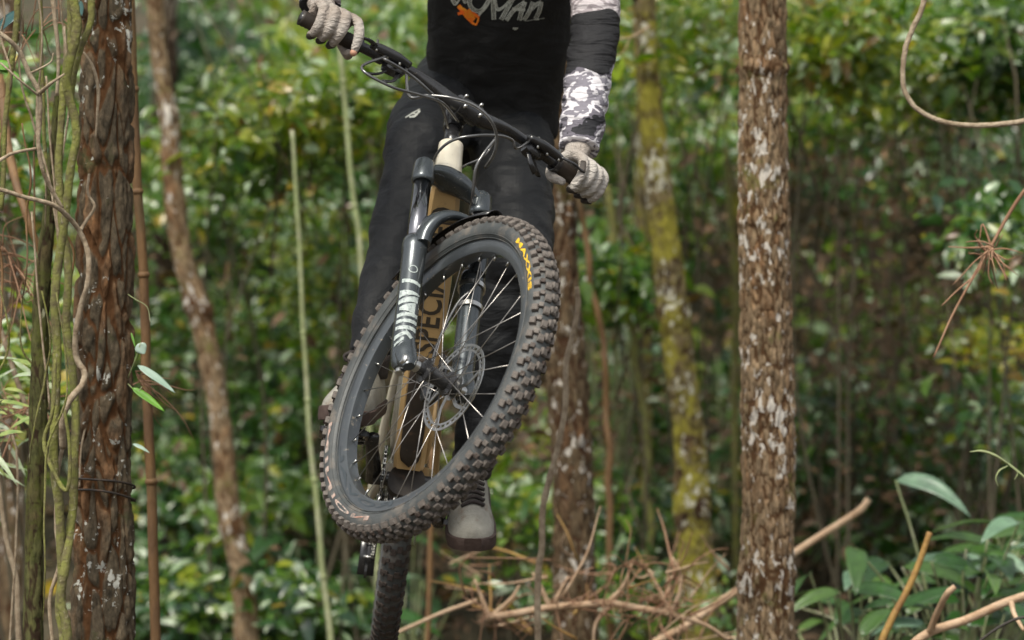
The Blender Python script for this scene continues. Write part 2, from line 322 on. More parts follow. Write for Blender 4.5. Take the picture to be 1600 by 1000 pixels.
# ------------------------------------------------------------------ trees
def trunk_mesh(pts, Y, kx=26., kz=7., amp=.008, nseg=72, step=.012, seed=0, lumps=.02, rings=()):
    """pts: list of (px,py,width_px) from top to bottom in the photo, continued above and below the frame"""
    P = np.array([at(a, b, Y) for a, b, w in pts]); Wd = np.array([w/FPX*Y/2 for a, b, w in pts])
    C = spline(np.hstack([P, Wd[:, None]]), 24)
    L = np.concatenate([[0], np.cumsum(np.linalg.norm(np.diff(C[:, :3], axis=0), axis=1))]); n = int(L[-1]/step)
    S = np.linspace(0, L[-1], n); C = np.stack([np.interp(S, L, C[:, i]) for i in range(4)], 1)
    a = np.arange(nseg)/nseg*2*np.pi; V = np.zeros((n, nseg, 3)); Fu = np.zeros((n, nseg)); Pl = np.zeros((n, nseg))
    for i in range(n):
        c = C[i, :3]; r = C[i, 3]; z = c[2]
        lum = 1+lumps*mnoise.noise(Vector((seed, z*2.2, 3)))*2
        for j in range(nseg):
            x, y = math.cos(a[j]), math.sin(a[j])
            q = Vector((x*r*kx+seed*3.1, y*r*kx, z*kz)); w = mnoise.noise_vector(q*.9)*.55; 
            d, fp = mnoise.voronoi(q+w)
            fine = mnoise.fractal(Vector((x*r*75, y*r*75, z*38+seed)), 1.0, 2.1, 5)*.3; e0 = (d[1]-d[0])*3.4+fine*.5
            e = max(0.0, min(1.0, e0)); e = e*e*(3-2*e); hsh = (math.sin(fp[0][0]*12.99+fp[0][1]*78.2+fp[0][2]*37.7)*43758.5) % 1.0
            h = e*(.55+.6*hsh)+fine
            dd = amp*(h-.8)+r*.06*mnoise.noise(Vector((x*1.3+seed, y*1.3, z*3))); Pl[i, j] = hsh
            rr = r*lum+dd
            for (zc, hw, am) in rings: rr += am*math.exp(-((z-zc)/hw)**2)*(.6+.8*abs(mnoise.noise(Vector((x*3, y*3, z*20)))))
            V[i, j] = c+np.array([x*rr, y*rr, 0]); bd = sum(math.exp(-((z-zc)/(hw*1.3))**2)*(am/.008) for zc, hw, am in rings)*(.5+.9*abs(fine*3)); Fu[i, j] = max(0, min(1, e+fine*.3-bd*.8))  # rings also darken the bark: painted ring shadow and rough dark bands
    g = MB(); F = [(i*nseg+j, i*nseg+(j+1) % nseg, (i+1)*nseg+(j+1) % nseg, (i+1)*nseg+j) for i in range(n-1) for j in range(nseg)]
    g.add(V.reshape(-1, 3), F); g.plate = Pl.ravel(); return g, Fu.ravel(), C
def tree(pts, Y, mat, label, group='tree trunks in the forest', crown=True, branches=(), **k):
    g, fu, C = trunk_mesh(pts, Y, **k)
    root = empty('tree', (C[-1, 0], C[-1, 1], C[-1, 2])); tag(root, label, 'tree', group)
    g.build('trunk', mat, root, attr=('furrow_ring_shade', fu))
    for b in branches:
        q = MB(); q.tube(spline([at(*p) for p in b[0]], 6), b[1], 8, rnd=.15); q.build('branch', mat, root)
    if crown:   # crown of loose leaf clumps high above the frame
        top = C[0, :3]; n = 700; d = rng.normal(size=(n, 3))*np.array([.75, .75, .35]); P = top+d+np.array([0, 0, .4])
        fo = leaves(P, .08, (.2, .6)); fastmesh('crown', *fo[:3], M_LEAF, root, fo[3])['kind'] = 'stuff'
        q = MB()
        for i in range(7):
            e = top+np.array([math.cos(i*.9)*.9, math.sin(i*.9)*.9, .3+.1*i]); q.tube(spline([top-np.array([0, 0, .1*i]), (top+e)/2+np.array([0, 0, .12]), e], 4), [.03, .008], 6)
        q.build('limb', mat, root)
    return root
SKY_GLINT = .1  # share of leaves coloured pale to stand in for sky reflections
def finish_tint(tt):
    m = rng.random(len(tt)); tt = np.clip(tt, 0, .9); tt[m < .03] = rng.uniform(.8, .95, (m < .03).sum()); k = m > 1-SKY_GLINT; tt[k] = rng.uniform(.965, 1, k.sum()); return tt
def leaves(P, size, tint, up=.75, cam=.35, asp=.42, spread=.5, curl=.12, sv=.35):
    n = len(P); N = rng.normal(size=(n, 3))*spread+np.array([0, -cam, up]); N /= np.linalg.norm(N, axis=1)[:, None]
    D = rng.normal(size=(n, 3)); D[:, 2] -= .3; D -= N*(D*N).sum(1)[:, None]; D /= np.linalg.norm(D, axis=1)[:, None]
    L = size*np.clip(1+sv*rng.normal(size=n), .35, 2); W = L*asp*(.8+.4*rng.random(n))
    V, T, Q = quadleaf(P, D, N, L, W, curl=curl); tt = np.clip(rng.uniform(tint[0], tint[1], n)+.05*rng.normal(size=n), 0, 1)
    tt = finish_tint(tt)
    return V, T, Q, np.repeat(tt, 8)

T1 = tree([(172,-500,74),(168,-60,82),(166,150,86),(164,400,88),(160,700,94),(160,1000,98),(160,1500,120)], 8.35, M_BARK1,
     'near pine trunk with furrowed red-brown bark and white lichen dots, wrapped by green vines', kx=32, kz=8.5, amp=.012, nseg=180, step=.0055, seed=2)
cz = lambda py, Y: CZ-(py-500)/FPX*Y
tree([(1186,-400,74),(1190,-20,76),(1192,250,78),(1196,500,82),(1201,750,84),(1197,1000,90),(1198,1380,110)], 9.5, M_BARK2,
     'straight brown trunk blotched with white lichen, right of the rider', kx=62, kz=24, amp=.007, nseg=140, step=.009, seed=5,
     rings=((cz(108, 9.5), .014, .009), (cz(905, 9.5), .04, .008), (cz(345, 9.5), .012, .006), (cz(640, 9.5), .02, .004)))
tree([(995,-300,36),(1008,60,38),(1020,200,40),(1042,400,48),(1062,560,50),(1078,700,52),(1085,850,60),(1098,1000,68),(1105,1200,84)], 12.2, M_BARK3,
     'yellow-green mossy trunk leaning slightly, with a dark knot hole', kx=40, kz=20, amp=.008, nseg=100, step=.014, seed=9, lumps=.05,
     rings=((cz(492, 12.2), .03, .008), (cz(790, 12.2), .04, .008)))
tree([(862,-300,50),(868,100,52),(872,330,56),(880,500,62),(893,700,66),(897,850,68),(900,1000,72),(905,1250,90)], 11.0, M_BARK4,
     'dark brown trunk with white flecks directly behind the front wheel', kx=40, kz=16, amp=.008, nseg=100, step=.012, seed=14)
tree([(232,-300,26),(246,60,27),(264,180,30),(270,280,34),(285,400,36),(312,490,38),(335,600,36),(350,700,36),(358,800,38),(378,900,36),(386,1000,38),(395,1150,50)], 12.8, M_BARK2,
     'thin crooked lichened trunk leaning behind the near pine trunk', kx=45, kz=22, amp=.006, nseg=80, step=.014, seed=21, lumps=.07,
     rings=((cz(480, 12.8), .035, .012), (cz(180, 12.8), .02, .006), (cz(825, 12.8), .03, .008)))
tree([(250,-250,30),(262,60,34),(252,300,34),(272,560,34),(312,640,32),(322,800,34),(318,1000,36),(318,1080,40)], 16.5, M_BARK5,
     'blurred dark trunk behind the crooked lichened trunk', kx=18, kz=8, amp=.006, nseg=48, step=.03, seed=31)
for i, (x0, x1, w, Y, lab) in enumerate([
        (322, 300, 26, 19, 'faint dark trunk far behind at the upper left'),
        (495, 548, 34, 20, 'leaning dark trunk far behind between bamboo canes'),
        (1315, 1322, 26, 19, 'dim brown trunk far back in the bare thicket'),
        (1488, 1476, 22, 20, 'dim slim trunk far back behind the hanging vine'),
        (1148, 1150, 16, 15, 'slim moss-covered trunk just left of the straight lichened trunk'),
        (760, 705, 46, 18, 'blurred trunk far behind the rider'),
        (12, 20, 40, 12.5, 'reddish brown trunk cut by the left edge'),
        (1001, 1012, 24, 14, 'slender mossy trunk left of the yellow-green mossy trunk')]):
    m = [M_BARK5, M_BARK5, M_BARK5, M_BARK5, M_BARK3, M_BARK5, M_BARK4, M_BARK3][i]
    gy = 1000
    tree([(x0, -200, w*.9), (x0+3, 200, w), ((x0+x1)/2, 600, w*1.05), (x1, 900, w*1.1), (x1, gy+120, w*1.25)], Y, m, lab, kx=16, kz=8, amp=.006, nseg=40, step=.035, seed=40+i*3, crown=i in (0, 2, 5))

# ------------------------------------------------------------------ vines, canes, sticks
def wob(pts, amp, n=7, seed=0):
    C = spline(pts, n)
    for i in range(len(C)):
        C[i] += np.array(mnoise.noise_vector(Vector(C[i]*9)+Vector((seed, 0, 0)))[:])*amp
    return C
def vine(pts, r, mat, label, Y=None, name='vine', cat='vine', group=None, wobble=.004, rnd=.22, n=9, twigs=(), tmat=None):
    P = [at(p[0], p[1], p[2] if len(p) > 2 else Y) for p in pts]
    o = empty(name, P[-1]) if twigs else None
    q = MB(); q.tube(wob(P, wobble, n), r, 10, rnd=rnd); 
    if twigs:
        q.build('stem', mat, o)
        for tp, tr in twigs:
            q = MB(); q.tube(wob([at(a[0], a[1], a[2] if len(a) > 2 else Y) for a in tp], wobble*.6, 5), tr, 6, rnd=.15); q.build('twig', tmat or mat, o)
    else: o = q.build(name, mat, loc=P[-1])
    tag(o, label, cat, group); return o
px = lambda w, Y: w/FPX*Y/2
VY = 8.2
G = 'vines climbing the near pine trunk'
vine([(92,-250),(112,-20),(119,40),(110,95),(106,135),(116,185),(119,215),(111,270),(104,330),(92,400),(85,470),(88,540),(86,600),(84,680),(90,770),(93,840),(97,900),(93,960),(99,1040),(105,1500)], [px(17,VY), px(13,VY), px(15,VY), px(12,VY)], M_VINE,
     'thickest green mossy vine twisting down the left of the near trunk', Y=8.17, group=G, wobble=.005)
vine([(150,-250),(143,-10),(140,35),(128,70),(119,110),(112,160)], [px(12,VY), px(8,VY)], M_VINE, 'short mossy vine crossing from the near trunk top to the thick vine', Y=8.2, group=G)
vine([(100,130,8.26),(92,250,8.26),(97,340,8.26),(107,420,8.26),(104,500,8.26),(112,580,8.25),(118,650,8.22),(117,720,8.2),(112,800,8.2),(103,880,8.16),(96,940,8.15),(107,1040,8.15),(110,1500,8.2)], [px(12,VY), px(15,VY)], M_VINE,
     'second mossy vine lying against the near trunk bark', group=G)
vine([(80,-60,8.12),(86,30,8.12),(92,90,8.13),(90,150,8.14)], [px(8,VY), px(5,VY)], M_VINE2, 'thin pale vine at the top left beside the thick vine', group=G)
vine([(-40,270,7.95),(0,250,8.0),(20,240,8.02),(56,233,8.05)], [px(6,VY), px(5,VY)], M_VINE2, 'pale bent twig reaching in from the left edge above the loop', group=G)
vine([(-30,290,7.98),(5,296,8.0),(40,308,8.02),(85,322,8.05),(112,345,8.1),(128,372,8.12),(138,402,8.12),(137,440,8.12),(127,475,8.14),(118,520,8.15),(120,560,8.16),(133,582,8.16),(128,602,8.15),(108,625,8.12),(98,655,8.12),(100,700,8.15)], [px(6,VY), px(9,VY), px(11,VY)], M_VINE2,
     'pale kinked vine crossing from the left edge on to the near trunk', group=G, wobble=.004)
vine([(-30,30,8.0),(10,60,8.0),(30,82,8.02),(45,115,8.03),(61,145,8.04),(62,190,8.05),(60,225,8.05),(66,262,8.06),(80,292,8.08),(98,325,8.1)], [px(7,VY), px(8,VY), px(6,VY)], M_VINE2,
     'grey-brown vine hanging in a zigzag at the upper left', group=G, twigs=[([(61,146,8.04),(80,130,8.0),(101,115,8.0)], [px(7,VY), px(3,VY)]), ([(45,115,8.03),(60,108,8.06),(80,96,8.08),(84,82,8.08)], [px(4,VY), px(2,VY)]), ([(61,150,8.04),(36,130,8.0),(0,98,8.0)], [px(4,VY), px(3,VY)])])
vine([(130,80,8.24),(146,105,8.24),(154,140,8.24),(151,180,8.24),(148,215,8.25)], [px(3,VY), px(6,VY), px(3,VY)], M_VINE2, 'short bare root curled on the bark near the trunk top', group=G)
vine([(138,270,8.22),(136,300,8.22),(146,322,8.22),(134,345,8.22),(125,360,8.18)], [px(4,VY), px(6,VY)], M_VINE2, 'small elbow-shaped pale root on the near trunk', group=G)
vine([(63,-250,8.5),(64,0,8.5),(66,150,8.5),(75,300,8.5),(72,420,8.5)], [px(7,VY), px(6,VY)], M_VINE, 'upright green cane behind the zigzag vine', group=G)
vine([(25,-100,8.3),(28,0,8.3),(23,60,8.3),(14,130,8.3),(8,200,8.3),(2,330,8.3)], [px(11,VY), px(8,VY)], M_VINE, 'mossy vine hanging at the top left corner', group=G)
vine([(86,560,8.13),(82,640,8.13),(70,690,8.14),(84,735,8.12),(104,765,8.1),(110,700,8.1),(100,640,8.1)], [px(5,VY), px(7,VY), px(5,VY)], M_VINE, 'looping mossy vine wound round the lower vines', group=G)
vine([(98,700,8.2),(88,760,8.2),(86,820,8.2),(92,880,8.2),(78,940,8.2),(84,1040,8.2)], [px(7,VY), px(6,VY)], M_VINE2, 'bare brown vine running down between the mossy stems', group=G)
for i, (a, b, c) in enumerate([((72,120),(78,220),(97,420)), ((100,40),(108,150),(96,250)), ((50,330),(62,480),(78,640)), ((140,640),(128,700),(124,760))]):
    vine([(a[0], a[1], 8.3), (b[0], b[1], 8.3), (c[0], c[1], 8.3)], px(3.4, VY), M_VINE2, ['thin hanging rootlet between the upper vines', 'thin rootlet beside the thick vine top', 'thin straight rootlet at the left of the mossy stems', 'thin rootlet low on the near bark'][i], group=G, wobble=.003)
for i in range(12):
    x0 = (6, 34, 62, 88)[i//3]+rng.uniform(-8, 8); x1 = x0+rng.normal()*22; y0 = (-60, 190, 430)[i % 3]+rng.uniform(0, 40); y1 = y0+rng.uniform(180, 520); Y_ = rng.uniform(8.05, 8.6)
    vine([(x0, y0, Y_), (x0+rng.normal()*9, y0*.7+y1*.3, Y_), ((x0+x1)/2+rng.normal()*12, (y0+y1)/2, Y_+.02), (x1+rng.normal()*6, y0*.2+y1*.8, Y_), (x1, y1, Y_+.05)], [px(2.5, VY), px(4, VY), px(1.5, VY)], [M_VINE2, M_STEM, M_VINE][i % 3], 'thin %s creeper %s' % (('straw-coloured', 'reddish brown', 'green-brown')[i % 3], ('hanging at the very left edge', 'just right of the left edge', 'in front of the upright sapling stem', 'beside the mossy vines of the near trunk')[i//3]+(', from the top', ', upper part', ', around mid-height')[i % 3]), name='creeper', cat='creeper', group='thin creepers at the left edge', wobble=.006)
# greenish sapling left of the near trunk
g_, fu_, C_ = trunk_mesh([(92,150,16),(80,300,20),(66,450,26),(60,650,30),(54,850,30),(52,1010,34),(50,1500,40)], 8.45, kx=40, kz=16, amp=.003, nseg=40, step=.012, seed=61)
so_ = empty('tree', C_[-1, :3]); tag(so_, 'smooth green-brown sapling stem left of the near pine trunk', 'tree', 'tree trunks in the forest'); g_.build('trunk', barkmat('sapling_bark', (.075,.08,.03), (.1,.1,.04), (.08,.05,.03), (.3,.3,.2), (.09,.1,.025), .68, .5), so_, attr=('furrow_ring_shade', fu_))
q = MB(); q.tube(spline([at(96,160,8.45), at(110,60,8.45), at(108,-60,8.45)], 6), [.012, .006], 8); q.build('branch', M_VINE, so_)
# cane right of the near trunk
def cane(pts, Y, w, mat, label, nodes, name='bamboo_cane', cat='cane', group=None):
    P = [at(a, b, Y) for a, b in pts]; root = empty(name, P[-1]); tag(root, label, cat, group)
    C = wob(P, .003); q = MB(); q.tube(C, [px(w[0], Y), px(w[1], Y)], 12); q.build('stem', mat, root)
    zs = C[:, 2]
    for py in nodes:
        z = cz(py, Y); i = int(np.argmin(abs(zs-z))); i = min(max(i, 1), len(C)-2); t = nrm(C[i+1]-C[i-1]); r = px(np.interp(i/len(C), [0, 1], w), Y)
        q = MB(); q.lathe([(-.007, r), (-.003, r*1.28), (.003, r*1.28), (.007, r)], C[i], t, 12); q.build('node', mat, root)
    return root
cane([(196,-250),(204,0),(209,140),(216,300),(224,430),(229,600),(237,780),(243,1000),(255,1480)], 8.9, (13, 17), M_STEM, 'straight brown cane standing close to the right of the near trunk', [142, 300, 425, 760], 'brown_cane')
cane([(456,203),(463,300),(470,420),(478,590),(485,690),(491,750),(503,880),(510,940),(518,1010),(530,1260)], 11.5, (6, 11), M_BAMB, 'pale green broken cane with a pointed top, left of the wheel', [510, 618, 745, 905], group='bamboo canes beside the rider')
cane([(515,-150),(530,60),(540,170),(551,300),(560,360),(566,440),(575,620),(590,900),(600,1200)], 12.2, (8, 9), M_BAMB, 'pale green cane rising behind the rider, under the glove', [130, 318, 520], group='bamboo canes beside the rider')
cane([(675,700),(672,850),(668,1000),(664,1230)], 11.5, (8, 9), M_STEM, 'thin straw-coloured cane below the white shoe', [], 'brown_cane')
cane([(1134,230),(1142,350),(1150,470),(1148,650),(1150,900),(1152,1150)], 13.5, (10, 12), M_VINE, 'thin yellowish stem between the mossy and the lichened trunks', [500], 'sapling')
vine([(945,290),(958,380),(972,450),(986,520),(1000,600),(1010,690),(1012,800),(1020,1150)], [px(12,12.8)]*2, M_VINE, 'yellow-green crooked stem left of the mossy trunk', Y=12.8, name='sapling', cat='sapling', wobble=.02)
vine([(900,300),(915,380),(925,450),(940,540),(947,640),(950,720),(955,1150)], [px(9,12.4), px(12,12.4)], M_STEM, 'reddish brown crooked stem behind the wheel', Y=12.4, name='sapling', cat='sapling', wobble=.02)
vine([(901,448),(903,480),(893,525),(884,570),(882,640),(872,700),(858,750),(848,800),(846,860),(840,960),(838,1500)], [px(8,9.2), px(11,9.2)], M_VINE2, 'smooth tan vine rising in front of the dark trunk behind the wheel', Y=9.2)
vine([(1462,-120),(1444,0),(1427,42),(1415,75),(1411,112),(1413,140),(1425,163),(1440,176),(1462,187),(1490,194),(1530,196),(1570,193),(1610,186),(1700,150)], [px(9,8.6), px(8,8.6), px(9,8.6)], M_VINE2, 'brown vine hanging in a wide J-shaped loop at the top right', Y=8.6, wobble=.002)
vine([(0,120,9.2),(14,240,9.1),(40,330,9),(62,395,9),(76,432,9)], [px(16,9), px(9,9)], M_STEM, 'reddish dead stem leaning at the left edge', name='dead_stem', cat='stick')
vine([(-10,480,8.9),(10,540,8.9),(28,600,8.9),(48,655,8.9)], [px(8,9), px(8,9)], M_VINE2, 'pale grey twig slanting down at the left edge', name='dead_stem', cat='stick')
vine([(-20,640,8.9),(10,840,8.9),(26,920,8.9),(30,1040,8.9)], [px(7,9), px(10,9)], M_VINE2, 'grey curved stick low at the left edge', name='dead_stem', cat='stick')
# fallen sticks at the bottom and right
vine([(1357,780),(1340,800),(1290,832),(1235,868),(1150,925),(1080,972),(1010,1012),(900,1080)], [px(13,9.6), px(13,9.6), px(14,9.6), px(15,9.6)], M_STICK, 'long pale peeled stick slanting behind the lichened trunk', Y=10.6, name='fallen_stick', cat='stick', wobble=.003, rnd=.06)
vine([(1453,832),(1436,880),(1414,930),(1390,975),(1370,1030),(1330,1200)], [px(9,9.3), px(13,9.3)], M_STICKY, 'upright yellow-brown stick among the broad leaves', Y=9.3, name='fallen_stick', cat='stick', wobble=.002, rnd=.08)
vine([(1640,918),(1570,942),(1510,968),(1450,990),(1400,1030),(1300,1120)], [px(13,9.1), px(15,9.1)], M_STICK, 'thick tan stick crossing the bottom right corner', Y=9.1, name='fallen_stick', cat='stick', wobble=.002, rnd=.07,
     twigs=[([(1452,990,9.1),(1466,955,9.05),(1480,928,9.0),(1492,917,9.0)], [px(13,9), px(10,9)]), ([(1580,940,9.1),(1585,960,9.05),(1600,985,9.0)], [px(10,9), px(6,9)])])
vine([(1520,1010),(1555,985),(1585,968),(1610,962)], [px(4,9), px(5,9)], M_GUARD, 'thin dark twig in the bottom right corner', Y=8.9, name='fallen_stick', cat='stick')
vine([(1082,833),(1072,862),(1062,880),(1050,892)], [px(2,10), px(4,10)], M_STEM, 'short dark twig standing up before the mossy trunk', Y=10.0, name='fallen_stick', cat='stick')
vine([(620,990),(660,972),(700,955),(745,938)], [px(6,10), px(7,10)], M_STICK, 'thin tan branch slanting up beside the rear tyre', Y=10.2, name='fallen_stick', cat='stick')
def needle_tuft(root, c, n, L, d0=(0, 0, 1), spread=1.0, r=.0016, name='needle'):
    ax = nrm(rng.normal(size=3)*np.array([1, .6, .4]))
    for i in range(n):
        o_ = c+ax*rng.normal()*L*.28; d = nrm(np.array(d0)+rng.normal(size=3)*spread+ax*rng.normal()*.4); l = L*rng.uniform(.25, 1.25); k_ = rng.normal(size=3)*l*.13
        m1, m2 = o_+d*l*.35+k_*.6, o_+d*l*.7+k_-np.array([0, 0, .1])*l; e = o_+d*l+k_*.4-np.array([0, 0, .32])*l*rng.random()
        q = MB(); q.tube(spline([o_, m1, m2, e], 3), [r, r*.8, r*.35], 4); q.build(name, M_NEEDLE, root)
bt = [(760,965),(800,960),(850,951),(905,946),(950,943),(1000,950),(1048,958)]
fb = empty('fallen_branch', at(860, 950, 10)); tag(fb, 'dry tan branch with needle sprays lying along the bottom behind the bike', 'branch')
q = MB(); q.tube(wob([at(a, b, 10) for a, b in bt], .003), [px(13,10), px(11,10)], 10, rnd=.1); q.build('stem', M_STICK, fb)
for p_ in [[(765,965),(752,930),(742,905)], [(770,962),(800,935),(812,915)], [(860,950),(845,915),(832,895)], [(865,948),(878,920),(888,900)], [(950,943),(975,915),(988,880)], [(1045,957),(1060,930),(1062,895),(1050,870)], [(1048,958),(1030,920),(1015,890)], [(955,945),(930,975),(925,1010)], [(1048,958),(1100,975),(1140,1000)]]:
    q = MB(); q.tube(wob([at(a, b, 10) for a, b in p_], .004, 5), [px(9,10), px(4,10)], 7, rnd=.1); q.build('twig', M_STICK, fb)
for (a, b) in [(770,962),(880,950),(950,945),(1050,950),(1035,940),(985,885),(1060,900)]: needle_tuft(fb, at(a, b, 10), 20, .13, (0, 0, .1), .9, .002)
for i in range(46):
    a, b = rng.uniform(700, 1150), rng.uniform(870, 1010); Yy = rng.uniform(9.8, 11.2); c = at(a, b, Yy); d = nrm([rng.normal(), rng.normal()*.5, rng.uniform(-.2, .9)]); l = rng.uniform(.06, .26)
    q = MB(); q.tube(wob([c, c+d*l*.5+rng.normal(size=3)*.012, c+d*l], .006, 4), [rng.uniform(.002, .005), .0012], 5, rnd=.15); q.build('twig', [M_STICK, M_NEEDLE, M_STICKY][i % 3], fb)
tw = empty('pine_twig', at(1600, 300, 8.7)); tag(tw, 'bare pine twig with a tuft of dead needles drooping from the right edge', 'twig')
q = MB(); q.tube(wob([at(a, b, 8.7) for a, b in [(1660,230),(1600,300),(1570,345),(1548,385),(1520,435),(1490,490),(1458,558)]], .002), [px(7,8.7), px(3,8.7)], 8); q.build('stem', M_NEEDLE, tw)
for p_ in [[(1548,385),(1520,388),(1482,386)], [(1548,385),(1562,415),(1576,436)], [(1520,435),(1495,455),(1472,478)], [(1548,385),(1535,350),(1530,375)]]:
    q = MB(); q.tube(wob([at(a, b, 8.7) for a, b in p_], .002, 5), [px(4,8.7), px(2,8.7)], 6); q.build('twig', M_NEEDLE, tw)
needle_tuft(tw, at(1545,392,8.7), 30, .085, (-.1, 0, -.5), .75, .0022)
for (a, b, n, L, Yy, lab) in [(75, 40, 22, .16, 8.6, 'spray of dry needles behind the vines at the top left'), (20, 410, 40, .2, 8.8, 'spray of dry pine needles at the left edge by the red stem'), (30, 640, 30, .2, 8.8, 'spray of dry needles above the striped leaves at the left edge'), (215, 590, 9, .22, 8.6, 'few long dry needles sticking out right of the near trunk')]:
    t_ = empty('needle_spray', at(a, b, Yy)); tag(t_, lab, 'needles'); needle_tuft(t_, at(a, b, Yy), n, L, (.6 if a > 200 else .0, 0, -.25), .35 if a > 200 else .8, .0017)
bp = empty('seedling', at(1610, 760, 8.6)); tag(bp, 'young shoot with curled pale bud leaves at the right edge', 'plant')
q = MB(); q.tube(spline([at(a, b, 8.6) for a, b in [(1640,790),(1605,750),(1580,728),(1570,722)]], 6), [px(4,8.6), px(3,8.6)], 8); q.build('stem', M_BAMB, bp)
for p_, w_ in [([(1575,724),(1555,712),(1535,705),(1515,706)], [4, 11, 9, 3]), ([(1575,728),(1562,735),(1556,748),(1560,760)], [3, 7, 5, 2]), ([(1578,728),(1590,738),(1585,750)], [3, 5, 2])]:
    q = MB(); q.tube(spline([at(a, b, 8.6) for a, b in p_], 5), [px(w, 8.6) for w in w_], 8, flat=.45); q.build('leaf', M_BAMB, bp)
# cable tied round the near trunk
for k, (pa, lab) in enumerate([(752, 'black cable tied round the near trunk, upper of the two turns'), (771, 'black cable tied round the near trunk, lower of the two turns')]):
    a = np.linspace(0, 2*np.pi, 49); c = at(160, pa, 8.35); r = .0705
    P = np.stack([c[0]+np.cos(a)*r, c[1]+np.sin(a)*r, c[2]-.012*np.cos(a)-.004*np.sin(2*a+k)-.006*np.sin(a)], 1)
    q = MB(); q.tube(P, .0026, 8); tag(q.build('cable', M_GUARD, loc=c), lab, 'cable', 'cables round the near trunk')

# ------------------------------------------------------------------ single near leaves
M_PLEAF = pm('pale_leaf', (.35,.45,.38), (.25,.36,.28), 20, .3, spec=.8)
M_GLEAF = pm('bright_green_leaf', (.13,.3,.03), (.09,.22,.025), 30, .4)
M_BSHEEN = leafmat('sky_sheen_leaf', [(0, (.1,.22,.12)), (1, (.3,.42,.3))], rough=.3, trans=.15, blue=.9)  # pale colour stands in for sky sheen on some broad leaves
M_BLEAF = leafmat('broad_leaf', [(0, (.018,.06,.016)), (.5, (.04,.125,.02)), (1, (.11,.2,.035))], rough=.33, trans=.2, blue=.9)
def big_leaf(root, base, d, n, L, W, mat, droop=.3, seg=10, name='leaf', tip=1.3, fold=.22, tint=None):
    d = nrm(d); n = np.asarray(n, float); s = nrm(np.cross(d, n)); n = np.cross(s, d); RG = []; q = MB()
    for i in range(seg+1):
        t = i/seg; w = W/2*math.sin(math.pi*min(1, t**.75))**.8*(1-.15*t)+.0004; c = base+d*L*(t-.12*t*t*droop)-np.array([0, 0, 1])*L*droop*t*t*.75
        n2 = nrm(n+d*droop*t*1.2); z = fold
        RG.append(np.array([c-s*w+n2*w*z*1.1*(1+.15*math.sin(t*15)), c-s*w*.55+n2*w*z*.6, c, c+s*w*.55+n2*w*z*.6, c+s*w+n2*w*z*1.1*(1+.15*math.sin(t*13+1))]))
    q.rings(RG, caps=False, loop=False)
    o = q.build(name, mat, root, attr=('tint', np.full(q.n, .5 if tint is None else tint))); sol = o.modifiers.new('thick', 'SOLIDIFY'); sol.thickness = .0006; return o
lf = empty('leafy_twig', at(205, 600, 8.3)); tag(lf, 'small leafy twig with one white and one bright green leaf on the near trunk', 'plant')
q = MB(); q.tube(spline([at(200,590,8.32), at(212,560,8.3), at(220,535,8.3)], 5), .0012, 6); q.build('stem', M_BAMB, lf); q = MB(); q.tube(spline([at(200,600,8.32), at(214,612,8.3), at(222,604,8.3)], 5), .0012, 6); q.build('stem', M_BAMB, lf); q = MB(); q.tube(spline([at(200,460,8.32), at(212,468,8.3), at(230,480,8.3), at(235,505,8.3)], 5), .001, 6); q.build('tendril', M_BAMB, lf)
big_leaf(lf, at(215,571,8.3), (1, -.2, -.62), (.3, -.7, .6), .1, .021, M_PLEAF, .1)
big_leaf(lf, at(206,606,8.3), (1, -.2, -.62), (.3, -.75, .45), .088, .019, M_GLEAF, .1)
big_leaf(lf, at(216,537,8.3), (.5, 0, -.8), (.0, -1, .3), .026, .028, M_PLEAF, .05)
big_leaf(lf, at(207,694,8.3), (1, -.2, -.35), (.1, -.5, .8), .042, .012, M_PLEAF, .2)
big_leaf(lf, at(205,520,8.3), (.3, -.2, -.9), (.2, -1, .2), .03, .004, M_GLEAF, .2)
wl = empty('leafy_twig', at(962, 110, 10.8)); tag(wl, 'yellow-green leaf on a thin twig beside the camouflage sleeve', 'plant')
q = MB(); q.tube(spline([at(950,60,10.8), at(985,58,10.8), at(1016,40,10.8)], 5), .0025, 6); q.tube(spline([at(985,58,10.8), at(975,80,10.8), at(962,88,10.8)], 5), .0015, 6); q.build('stem', M_STICK, wl)
big_leaf(wl, at(960,86,10.8), (.1, 0, -1), (.2, -1, .1), .075, .055, leafmat('lime_leaf', [(0, (.3,.42,.02)), (1, (.35,.45,.03))]), .05)
big_leaf(wl, at(945,96,10.8), (1, 0, .35), (.0, -.6, .8), .05, .035, M_PLEAF, .1)
gl = empty('climbing_plant', at(15, 100, 8.5)); tag(gl, 'dark and bright leaves hanging at the top left corner', 'plant')
q = MB(); q.tube(spline([at(20,-40,8.5), at(30,20,8.5), at(12,90,8.5)], 5), .0025, 6); q.tube(spline([at(100,-60,8.3), at(118,-20,8.3), at(124,4,8.3)], 5), .002, 6); q.build('stem', M_BAMB, gl)
big_leaf(gl, at(30,18,8.5), (-1, -.2, -.9), (-.3, -.6, .7), .075, .04, pm('blue_green_leaf', (.015,.06,.06), (.02,.08,.075), 20, .25, spec=.7), .1)
big_leaf(gl, at(-6,104,8.5), (1, -.1, -.45), (.1, -.8, .6), .07, .022, M_GLEAF, .1); big_leaf(gl, at(20,105,8.5), (-.8, -.1, .1), (.1, -.8, .6), .06, .03, M_GLEAF, .1)
big_leaf(gl, at(122,0,8.3), (.25, -.2, -1), (.3, -.8, .2), .035, .018, pm('teal_leaf', (.06,.15,.14), (.05,.12,.11), 20, .3, spec=.7), .1)
ll = empty('strap_leaf_plant', at(20, 700, 8.6)); tag(ll, 'narrow striped yellow-green leaves in a clump at the left edge', 'plant')
